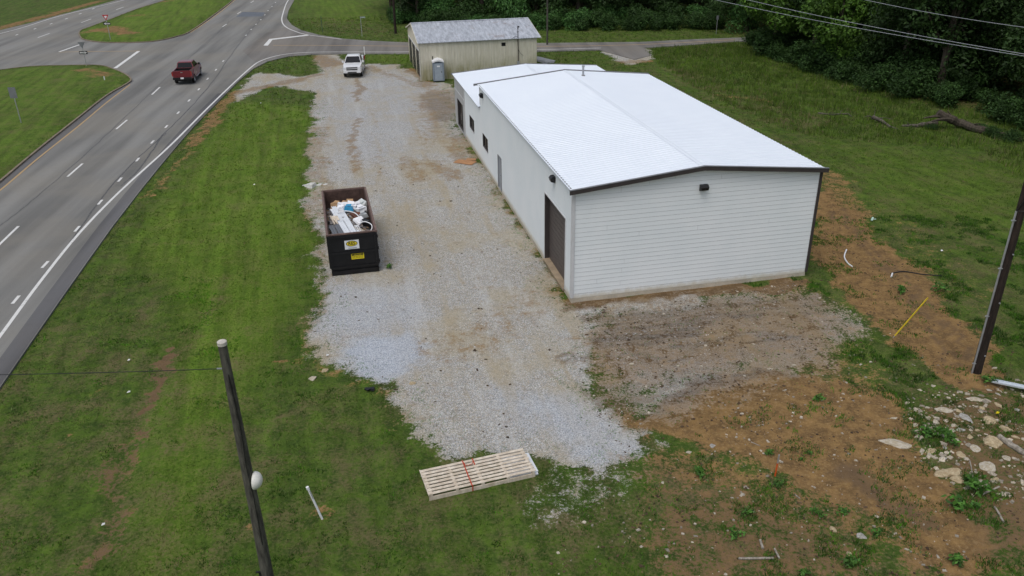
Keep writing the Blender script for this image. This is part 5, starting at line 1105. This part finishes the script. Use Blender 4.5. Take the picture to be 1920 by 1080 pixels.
p = lay(1635, 414, .05); m = MB(); m.box((0, 0, .05), (.10, .5, .05), rz=-.5); m.box((.02, -.1, .08), (.3, .04, .03)); o = m.build('pale_scrap', plain('mint_plastic', (.45, .62, .55), .5)); o.location = p; tag(o, 'small pale green plastic scrap in the grass right of the building', 'scrap')
M_LIT = plain('litter_white', (.75, .75, .74), .7, .05)
for k, (px, py, lb) in enumerate([(242, 678, 'white litter scrap highest in the grass left of the weathered pole'), (242, 738, 'white litter scrap in the grass left of the pole wire'), (194, 987, 'white litter scrap at the bottom of the muddy rut'), (489, 195, 'white litter scrap in the bright grass near the highway'), (477, 348, 'white litter scrap in the grass left of the dumpster'), (614, 669, 'white litter scrap on the gravel edge left of the blue patch'), (1634, 414, None), (1765, 473, 'tiny white scrap in the grass right of the dirt track')]):
    if not lb: continue
    p = lay(px, py, .07); m = MB(); rn = random.Random(k); m.add([(rn.uniform(-.07, -.03), -.05, 0), (.06, rn.uniform(-.05, 0), .01), (.05, .06, .03), (-.04, .05, .02), (0, 0, .06)], [(0, 1, 4), (1, 2, 4), (2, 3, 4), (3, 0, 4), (3, 2, 1, 0)]); o = m.build('litter', M_LIT); o.location = p; tag(o, lb, 'litter', 'litter in the grass')
# ------------------------------------------------------------------ grass, weeds and trees
def raw_mesh(name, co, faces_n, mat, colors):
    """co: (N,3) with faces of faces_n vertices in a row"""
    n = len(co); f = n//faces_n; me = bpy.data.meshes.new(name); me.vertices.add(n); me.vertices.foreach_set('co', co.astype(np.float32).ravel())
    me.loops.add(n); me.loops.foreach_set('vertex_index', np.arange(n, dtype=np.int32)); me.polygons.add(f); me.polygons.foreach_set('loop_start', np.arange(0, n, faces_n, dtype=np.int32))
    me.update(calc_edges=True); set_attr(me, 'leaf', np.concatenate([colors, np.ones((n, 1))], 1)); me.materials.append(mat); return me
def blades(x, y, z, h, wd, col, k=4, spread=.5, rg=RNG):
    n = len(x); X = np.repeat(x, k); Y = np.repeat(y, k); Z = np.repeat(z, k); H = np.repeat(h, k)*rg.uniform(.5, 1.1, n*k); Wd = np.repeat(wd, k)
    a = rg.uniform(0, 2*np.pi, n*k); b = rg.uniform(0, 2*np.pi, n*k); r = H*spread*rg.uniform(.2, 1.2, n*k); j = H*.5
    X = X+rg.normal(0, 1, n*k)*j; Y = Y+rg.normal(0, 1, n*k)*j
    p0 = np.stack([X-np.cos(a)*Wd, Y-np.sin(a)*Wd, Z-.01], 1); p1 = np.stack([X+np.cos(a)*Wd, Y+np.sin(a)*Wd, Z-.01], 1); p2 = np.stack([X+np.cos(b)*r, Y+np.sin(b)*r, Z+H], 1)
    co = np.stack([p0, p1, p2], 1).reshape(-1, 3); C = np.repeat(col, k, 0)*rg.uniform(.7, 1.3, (n*k, 1)); C = np.repeat(C, 3, 0); return co, np.clip(C, 0, 1)
def grass_field(name, label, x0, x1, y0, y1, dens, h, wd, k=4, patch=False, zadd=0., mask=None, boost=0.):
    n = int((x1-x0)*(y1-y0)*dens); x = RNG.uniform(x0, x1, n); y = RNG.uniform(y0, y1, n)
    # only what lies within or near the picture
    d = np.stack([x, y, np.full(n, -CAMH)], 1); zz = d @ fw; u = 960+FPX*(d @ rt)/zz; v = 540-FPX*(d @ upv)/zz
    ok = (zz > 1) & (u > -260) & (u < 2180) & (v < 1250) & (v > -260)
    x, y = x[ok], y[ok]; rd = road_d(x, y)
    if mask is None: ok = rd < -.02
    else: ok = mask(x, y)
    q = Vector((math.cos(PHI), math.sin(PHI))); lx_ = (x-BO.x)*math.cos(PHI)+(y-BO.y)*math.sin(PHI); ly_ = -(x-BO.x)*math.sin(PHI)+(y-BO.y)*math.cos(PHI)
    ok &= ~((lx_ > -.05) & (lx_ < BW+.05) & (ly_ > -.05) & (ly_ < BL2+.05))
    lx_ = (x-SP.x)*math.cos(SA)+(y-SP.y)*math.sin(SA); ly_ = -(x-SP.x)*math.sin(SA)+(y-SP.y)*math.cos(SA); ok &= ~((lx_ > -.1) & (lx_ < SW+.1) & (ly_ > -.1) & (ly_ < SD+.1))
    lx_ = (x-d0.x)*math.cos(da)+(y-d0.y)*math.sin(da); ly_ = -(x-d0.x)*math.sin(da)+(y-d0.y)*math.cos(da); ok &= ~((lx_ > -.05) & (lx_ < DW+.05) & (ly_ > -.05) & (ly_ < DL+.05))
    x, y = x[ok], y[ok]; ch = cover(x, y)
    nz = fbm(x, y, .8, 4, 41); nf = fbm(x, y, 3.5, 3, 43); prob = np.clip(1.15-1.5*ch['g']-1.05*ch['d']-.35*ch['y'], .0, 1)*sstep(.30, .62, nz*.5+nf*.5+.05)
    if patch: prob = np.clip(1.1-1.7*ch['g']*(1-boost)-(.62 if boost else .82)*ch['d'], 0, 1)*patch(x, y)
    ok = RNG.uniform(0, 1, len(x)) < prob; x, y = x[ok], y[ok]; ch = {a: b[ok] for a, b in ch.items()}; nz = nz[ok]; nf = nf[ok]
    z = gz(x, y, road_d(x, y))+zadd
    big = fbm(x, y, .25, 3, 51)[:, None]; t = sstep(.35, .65, nf)[:, None]
    A = np.array([.040, .074, .010]); B = np.array([.100, .168, .018]); Lc = np.array([.120, .205, .014]); D = np.array([.17, .14, .075])
    col = A*(1-t)+B*t; col = col*(1-ch['l'][:, None]*.6)+Lc*ch['l'][:, None]*.6; col *= (.70+.6*big)*(.62+.76*fbm(x*1.4+y*.35, y*.13-x*.03, 1., 4, 77))[:, None]
    dm = (RNG.uniform(0, 1, len(x)) < .06+.35*ch['y'])[:, None]; col = np.where(dm, D, col)
    if patch: col = col*(np.array([.66, 1.02, .75]) if x0 > 0 else np.array([.75, 1.2, .8]))*RNG.uniform(.8, 1.35, (len(x), 1))
    hh = h*RNG.uniform(.5, 1.5, len(x))*(.7+.6*nz); co, C = blades(x, y, z, hh, np.full(len(x), wd), col, k)
    me = raw_mesh(name, co, 3, M_BLADE, C); o = bpy.data.objects.new(name, me); COL.objects.link(o); tag(o, label, 'grass', kind='stuff'); return o
grass_field('grass', 'short mown grass on the near verges and round the lot', -30, 26, 15, 42, 85, .055, .008, 4)
grass_field('grass', 'short grass beside the highway and building, farther off', -38, 34, 42, 70, 26, .09, .014, 4)
grass_field('grass', 'rough grass around the far end of the lot and the side road', -45, 60, 70, 135, 7, .16, .03, 4)
cl = lambda x, y: sstep(.56, .66, fbm(x, y, 1.3, 3, 61))*sstep(.45, .6, fbm(x, y, .35, 2, 63))
grass_field('weeds', 'dark green weeds in patches over the rough ground', 2, 28, 15, 45, 220, .10, .016, 5, patch=lambda x, y: sstep(.53, .60, fbm(x, y, 1.1, 3, 61))*np.where(x > 5, 1, .3))
grass_field('weeds', 'broad-leaved weeds in clumps on the left verge', -26, 4, 15, 38, 60, .07, .016, 5, patch=lambda x, y: sstep(.62, .70, fbm(x, y, .9, 3, 71)))
isl = lambda x, y: (poly_sd(x, y, island1) > .1) | (poly_sd(x, y, island2) > .1)
grass_field('median_grass', 'bright short grass growing on the two road medians', -70, -25, 48, 150, 10, .13, .022, 4, mask=isl, zadd=.16)
FE = FOREST_EDGE+[(120, 30), (160, 200), (60, 260), (29, 260)]
grass_field('tall_grass', 'taller seeding field grass along the foot of the wood', 8, 62, 50, 118, 15, .42, .02, 4, mask=lambda x, y: (road_d(x, y) < -.6) & (poly_sd(x, y, FE) < 1) & (poly_sd(x, y, W([(1215, 92), (1380, 84), (1940, 250), (1940, 330), (1850, 275), (1640, 262), (1500, 245), (1330, 170)])) > -1))
# broken stone chips lying in the rubble, on the lot and in the thin soil
def chips(name, label, poly, n, smin, smax, base, seed):
    rg = np.random.default_rng(seed); P = np.array(poly); x = rg.uniform(P[:, 0].min(), P[:, 0].max(), n*4); y = rg.uniform(P[:, 1].min(), P[:, 1].max(), n*4); ok = poly_sd(x, y, poly) > 0; x, y = x[ok][:n], y[ok][:n]; n = len(x)
    keep = fbm(x, y, .9, 3, seed) > .45; x, y = x[keep], y[keep]; n = len(x); z = np.maximum(gz(x, y, road_d(x, y)), 0)
    s = smin+(smax-smin)*rg.uniform(0, 1, n)**3; cor = np.array([(-1, -1, -.3), (1, -1, -.3), (1, 1, -.3), (-1, 1, -.3), (-.7, -.6, 1), (.6, -.7, .8), (.7, .6, .9), (-.6, .7, .7)])
    V = cor[None]*s[:, None, None]*rg.uniform(.6, 1.2, (n, 8, 3))*np.stack([rg.uniform(.7, 1.5, n), rg.uniform(.6, 1.1, n), rg.uniform(.25, .6, n)], 1)[:, None, :]
    a = rg.uniform(0, 6.28, n); ca, sa = np.cos(a)[:, None], np.sin(a)[:, None]; V = np.stack([V[..., 0]*ca-V[..., 1]*sa+x[:, None], V[..., 0]*sa+V[..., 1]*ca+y[:, None], V[..., 2]+z[:, None]+.005], 2)
    F = np.array([(4, 5, 6, 7), (0, 1, 5, 4), (1, 2, 6, 5), (2, 3, 7, 6), (3, 0, 4, 7)]); co = V[:, F.ravel()].reshape(-1, 3); c = np.array(base)[None]*rg.uniform(.5, 1.25, (n, 1)); C = np.repeat(c, 20, 0)
    o = bpy.data.objects.new(name, raw_mesh(name, co, 4, M_CHIP, np.clip(C, 0, 1))); COL.objects.link(o); tag(o, label, 'stones', kind='stuff')
M_CHIP = N('stone_chips'); M_CHIP = M_CHIP.out(M_CHIP.mix(1., M_CHIP.attr('leaf'), M_CHIP.lin(M_CHIP.noise(20, 4), .3, .7, .6, 1.2), 'MULTIPLY'), .9)
chips('rubble', 'small broken stones scattered through the rubble at the right edge', W([(1690, 745), (1940, 700), (1990, 940), (1860, 960), (1740, 880)]), 700, .02, .11, (.42, .37, .29), 5)
chips('loose_stones', 'loose stones on the bare soil and mud', W([(1080, 580), (1500, 530), (1700, 640), (1900, 760), (1800, 1090), (1000, 1090), (1180, 860), (1080, 740)]), 1800, .012, .06, (.40, .36, .29), 6)
chips('gravel_stones', 'coarser loose stones on the gravel lot', W([(600, 300), (920, 300), (1070, 580), (1300, 560), (1500, 530), (1300, 700), (1190, 800), (1230, 850), (850, 860), (720, 710), (580, 650)]), 9000, .012, .035, (.42, .41, .39), 7)
chips('dark_clods', 'dark clods and leaf scraps strewn on the gravel', W([(600, 300), (920, 300), (1070, 580), (1300, 560), (1500, 530), (1300, 700), (1190, 800), (1230, 850), (850, 860), (720, 710), (580, 650)]), 700, .015, .07, (.08, .055, .035), 8)
chips('soil_clods', 'clods and woody scraps on the disturbed ground', W([(1080, 580), (1500, 530), (1560, 380), (1900, 660), (1900, 760), (1990, 1090), (1000, 1090), (1180, 860), (1080, 740)]), 5000, .015, .05, (.10, .065, .038), 9)
grass_field('edge_grass', 'sparse tufts creeping over the ragged edge of the gravel', -18, 20, 17, 88, 60, .06, .009, 4, patch=lambda x, y: (2.4*np.exp(-(poly_sd(*warp(x, y), LOT)/.9)**2)+.55*(poly_sd(x, y, W([(1100, 600), (1500, 540), (1640, 620), (1500, 740), (1250, 800), (1120, 740)])) > 0)+1.3*(poly_sd(x, y, W([(840, 830), (1230, 810), (1250, 900), (900, 990)])) > 0))*sstep(.46, .60, fbm(x, y, 2.2, 3, 91)), boost=1.)
# ---- leaf geometry
def leaf_cloud(rg, centres, radii, n, size, base, light, squash=.8, shell=.55):
    w_ = radii**2; idx = rg.choice(len(centres), n, p=w_/w_.sum()); d = rg.normal(0, 1, (n, 3)); d /= np.linalg.norm(d, axis=1)[:, None]
    rr = radii[idx]*(shell+(1-shell)*rg.uniform(0, 1, n)**.5)*rg.uniform(.85, 1.12, n); p = centres[idx]+d*rr[:, None]*np.array([1, 1, squash])
    nrm = d*.6+rg.normal(0, .55, (n, 3))+np.array([0, 0, .45]); nrm /= np.linalg.norm(nrm, axis=1)[:, None]
    t = np.cross(nrm, rg.normal(0, 1, (n, 3))); t /= np.linalg.norm(t, axis=1)[:, None]; b = np.cross(nrm, t); s = size*rg.uniform(.55, 1.35, n)[:, None]
    q = np.stack([p-t*s, p-b*s*.45+nrm*s*.1, p+t*s, p+b*s*.45-nrm*s*.1], 1).reshape(-1, 3)
    lobe = rg.uniform(.7, 1.3, len(centres))[idx][:, None]; k = rg.uniform(0, 1, (n, 1)); col = (np.array(base)*(1-k)+np.array(light)*k)*lobe*rg.uniform(.75, 1.25, (n, 1))
    return q, np.repeat(np.clip(col, 0, 1), 4, 0)
def tree_kind(seed, h, rad, base, light, n=9500, leaf=.185, low=.18):
    rg = np.random.default_rng(seed); C = []; R = []
    nl = 26
    for i in range(nl):
        t = rg.uniform(0, 1); z = h*(low+(1-low-.12)*t); env = rad*np.sin(np.pi*np.clip(.18+.74*t, 0, 1))**.6; a = rg.uniform(0, 2*np.pi); r = env*rg.uniform(.25, .95)
        C.append((np.cos(a)*r, np.sin(a)*r, z)); R.append(rad*rg.uniform(.26, .46))
    C = np.array(C); R = np.array(R); q, c = leaf_cloud(rg, C, R, n, leaf, base, light)
    crown = raw_mesh('crown', q, 4, M_LEAF, c); m = MB(); m.tube([(0, 0, -.8), (.05, 0, h*.25), (-.05, .1, h*.55), (0, 0, h*.85)], [h*.026, h*.021, h*.014, h*.004], 8)
    for i in range(9):
        p = C[i*2 % nl]; s = Vector((0, 0, h*(.2+.06*i))); e_ = Vector(p); m.tube([s, s.lerp(e_, .5)+Vector((0, 0, .3)), e_], [h*.010, h*.006, h*.002], 6)
    return crown, m
def make_tree(kind, name='tree'):
    crown, tm = kind; r = empty(name); tm2 = MB(); tm2.v = tm.v; tm2.f = tm.f; tm2.build('trunk', M_BARK, r); c = bpy.data.objects.new('crown', crown); COL.objects.link(c); c.parent = r; return r
DK, LT = (.014, .033, .008), (.030, .062, .014)
kinds = [make_tree(tree_kind(100+i, hh, rr, DK if i < 4 else (.034, .080, .012), LT if i < 4 else (.100, .200, .026))) for i, (hh, rr) in enumerate([(13, 4.2), (15, 4.8), (11, 3.8), (14, 4.0), (11.5, 4.4), (9, 3.6)])]
used = [False]*len(kinds)
def place(k, x, y, s, label, group, cat='tree', z=None):
    if used[k]: r = copy_tree(kinds[k])
    else: r = kinds[k]; used[k] = True
    r.location = (x, y, (zground(x, y) if z is None else z)-.1); r.scale = (s, s, s*random.uniform(.92, 1.1)); r.rotation_euler = (0, 0, random.uniform(0, 6.28)); tag(r, label, cat, group); return r
pl_ = []
def free(x, y, d): return all((x-a)**2+(y-b)**2 > d*d for a, b in pl_)
# light green tree at the road end, first
x, y = G2(1440, 112); place(4, x+1.5, y+3, 1.12, 'bright green leafy tree overhanging the end of the side road', None); pl_.append((x+1.5, y+3))
x, y = G2(1545, 150); place(5, x+2, y+3, 1.1, 'mid-green spreading tree at the field edge, right of the bright green one', None); pl_.append((x+2, y+3))
x, y = G2(960, 40); place(5, x, y, .8, 'lighter green bushy tree in the wood above the roof of the tan shed', None); pl_.append((x, y))
def zone(u, front, right):
    row = 'front-row' if front else 'inner'
    if right:
        w_ = 'above the upper field grass' if u < 1600 else ('behind the fallen trunk' if u < 1960 else 'past the right edge')
        return 'dark %s tree in the wood right of the field, %s' % (row, w_)
    w_ = 'by the black pole' if u < 800 else ('behind the tan shed roof' if u < 1010 else ('behind the slim grey pole' if u < 1180 else 'left of the bright green tree'))
    return 'dark %s tree in the wood beyond the side road, %s' % (row, w_)
rr = random.Random(17); cnt = 0; tries = 0
edge = np.array(FE)
while tries < 9000 and cnt < 150:
    tries += 1
    x = rr.uniform(-26, 85); y = rr.uniform(35, 165)
    sd_ = float(poly_sd(np.array([x]), np.array([y]), FE)[0]); right = sd_ > 2.2 and sd_ < 32
    left_b = G2(700, 0)
    back = y > 124+max(0, -x-12)*1.2 and y < 160 and x > -21 and x < 34 and not right
    if not (right or back): continue
    if float(road_d(np.array([x]), np.array([y]))[0]) > -3.5: continue
    d = np.array([x, y, -CAMH]); zz = d @ fw; u = 960+FPX*(d @ rt)/zz
    if u > 2350 or u < 560: continue
    front = (right and sd_ < 6) or (back and y < 130)
    if not free(x, y, 4.1): continue
    pl_.append((x, y)); k = rr.choice([0, 1, 2, 3]); cnt += 1
    place(k, x, y, rr.uniform(.85, 1.2), zone(u, front, right), 'trees of the wood right of the field' if right else 'trees of the wood beyond the side road')
# understory bushes closing the edge of the wood
def bush_kind(seed, rad, h, base, light, n=3200, leaf=.115, nl=11):
    rg = np.random.default_rng(seed); C = np.stack([rg.uniform(-.6, .6, nl)*rad, rg.uniform(-.6, .6, nl)*rad, rg.uniform(.15, .75, nl)*h], 1); R = rg.uniform(.35, .6, nl)*rad
    q, c = leaf_cloud(rg, C, R, n, leaf, base, light); q[:, 2] = np.maximum(q[:, 2], .02); me = raw_mesh('shrub', q, 4, M_LEAF, c); return me
bk = [bush_kind(200+i, 1.9, 2.6, (.018, .046, .011) if i < 3 else (.03, .085, .022), (.045, .095, .022) if i < 3 else (.065, .15, .035)) for i in range(5)]
def shrub(me, x, y, s, label, group, name='shrub', sz=1.):
    o = bpy.data.objects.new(name, me); COL.objects.link(o); o.location = (x, y, zground(x, y)-.05); o.scale = (s, s, s*sz); o.rotation_euler = (0, 0, random.uniform(0, 6.28)); return tag(o, label, 'shrub', group)
n_ = 0
def run_edge(P, step, jitter, off_, group, label, smin=.7, smax=1.3, kinds_=(0, 1, 2)):
    for (ax, ay), (bx, by) in zip(P[:-1], P[1:]):
        L = math.hypot(bx-ax, by-ay); n = max(1, int(L/step)); nx_, ny_ = -(by-ay)/L, (bx-ax)/L
        for i in range(n):
            t = (i+rr.random())/n; o_ = off_+rr.uniform(-jitter, jitter); x, y = ax+(bx-ax)*t+nx_*o_, ay+(by-ay)*t+ny_*o_
            if float(road_d(np.array([x]), np.array([y]))[0]) > -1.8: continue
            shrub(bk[rr.choice(kinds_)], x, y, rr.uniform(smin, smax), label, group)
run_edge(FOREST_EDGE, 1.9, 1.2, 1.5, 'shrubs along the field edge', 'dark green shrub at the foot of the wood right of the field')
run_edge(FOREST_EDGE, 2.8, 1.6, 5, 'shrubs along the field edge', 'larger dark shrub just behind the foot of the wood right of the field', 1., 1.6)
BE = [(-20, 132), (-12, 122), (-2, 119.5), (8, 117.5), (18, 117), (30, 116.5)]
for q_ in (9, 13, 18): run_edge(FOREST_EDGE, 3.2, 1.8, q_, 'shrubs along the field edge', 'dark green shrub deeper in the wood right of the field', 1.3, 2.)
run_edge(BE, 1.7, 1.0, 1.5, 'shrubs beyond the side road', 'leafy green shrub along the foot of the wood beyond the side road', .7, 1.2, (0, 1, 2, 3))
run_edge(BE, 2.2, 1.5, 5, 'shrubs beyond the side road', 'larger leafy shrub just inside the wood beyond the side road', 1., 1.7, (0, 1, 2, 3, 4))
for px, py, s, lb in ((1832, 246, .42, 'dark creeper tangled over the middle of the fallen trunk'), (1868, 256, .5, 'dark creeper tangled over the thin end of the fallen trunk'), (1905, 266, .55, 'dark creeper at the tip of the fallen trunk by the right edge'), (1745, 243, .3, 'low dark scrub below the broken end of the fallen trunk'), (1608, 125, 1.6, 'light green rounded shrub hung with creepers in the wood edge above the field'), (1395, 60, 1.3, 'bright green shrub overhanging the road end'), (960, 52, 1.5, 'bright green shrub right behind the shed ridge'), (925, 38, 1.4, 'second bright green shrub behind the shed roof')):
    p = G(px, py); shrub(bk[1 if s < .6 else 3], p.x, p.y, s, lb, None, sz=.7 if s < .6 else 1.5)
# weeds big enough to point at
def weed_kind(seed, n=90, r=.22):
    rg = np.random.default_rng(seed); nl = 6; C = np.stack([rg.uniform(-.6, .6, nl)*r, rg.uniform(-.6, .6, nl)*r, rg.uniform(.3, .9, nl)*r], 1); q, c = leaf_cloud(rg, C, np.full(nl, r*.5), n, .05, (.03, .08, .015), (.08, .19, .03), shell=.1); q[:, 2] = np.maximum(q[:, 2], .01)
    return raw_mesh('weed', q, 4, M_LEAF, c)
wk = [weed_kind(300+i) for i in range(4)]
for i, (px, py, s, lb) in enumerate([(1440, 853, 1.1, 'yellow-green weed left of the top of the orange stake'), (1813, 925, 2.6, 'tall bright leafy weed at the right edge of the orange dirt'), (1805, 955, 2.2, 'bright leafy weed just below the tallest one'), (1517, 852, .7, 'small round weed right of the orange stake'), (1502, 863, .6, 'tiny weed just left of the small round one'), (1535, 965, 1.3, 'bushy weed below the orange dirt, left of a pair'), (1578, 965, 1.2, 'upright bushy weed, right of a pair below the orange dirt'),
  (1640, 1000, 1.1, 'green weed right of the grey angular rock'), (1312, 892, 1.5, 'bright weed clump left of the orange stake'), (1402, 967, 1.1, 'light green rosette weed in the brown litter'), (1376, 1002, 1.3, 'low weed near the bottom, left of the stubby wood chunk'), (1460, 912, 1.1, 'weed just below the orange stake'), (729, 503, 1.3, 'green weed by the right front corner of the dumpster'), (1172, 549, 1.2, 'weed at the foot of the white front wall, left of two'), (1200, 548, 1.0, 'weed at the foot of the white front wall, right of two'), (1368, 530, .9, 'lone weed under the middle of the white front wall'),
  (640, 490, .0, ''), (1780, 835, 2.2, 'dark weed clump among the rubble boulders'), (1730, 820, 1.9, 'leafy weed clump left of the rubble boulders'), (1850, 720, 1.6, 'weed clump at the foot of the dark pole'), (1690, 550, 1.8, 'grass tussock in the orange dirt track'), (1760, 548, 2.0, 'wide grass tussock right of the yellow guard'), (1534, 748, 1.2, 'low green tuft alone in the brown dirt'), (1595, 1060, 1.4, 'weed at the bottom edge below the rocks'), (1790, 1055, 1.6, 'large weed at the bottom right'), (1505, 1075, 1.2, 'weed cut by the bottom edge, right of centre')]):
    if not lb: continue
    p = lay(px, py); o = bpy.data.objects.new('weed', wk[i % 4]); COL.objects.link(o); o.location = p; o.scale = (s, s, s*.8); o.rotation_euler = (0, 0, i); tag(o, lb, 'weed', 'weeds on the bare ground')
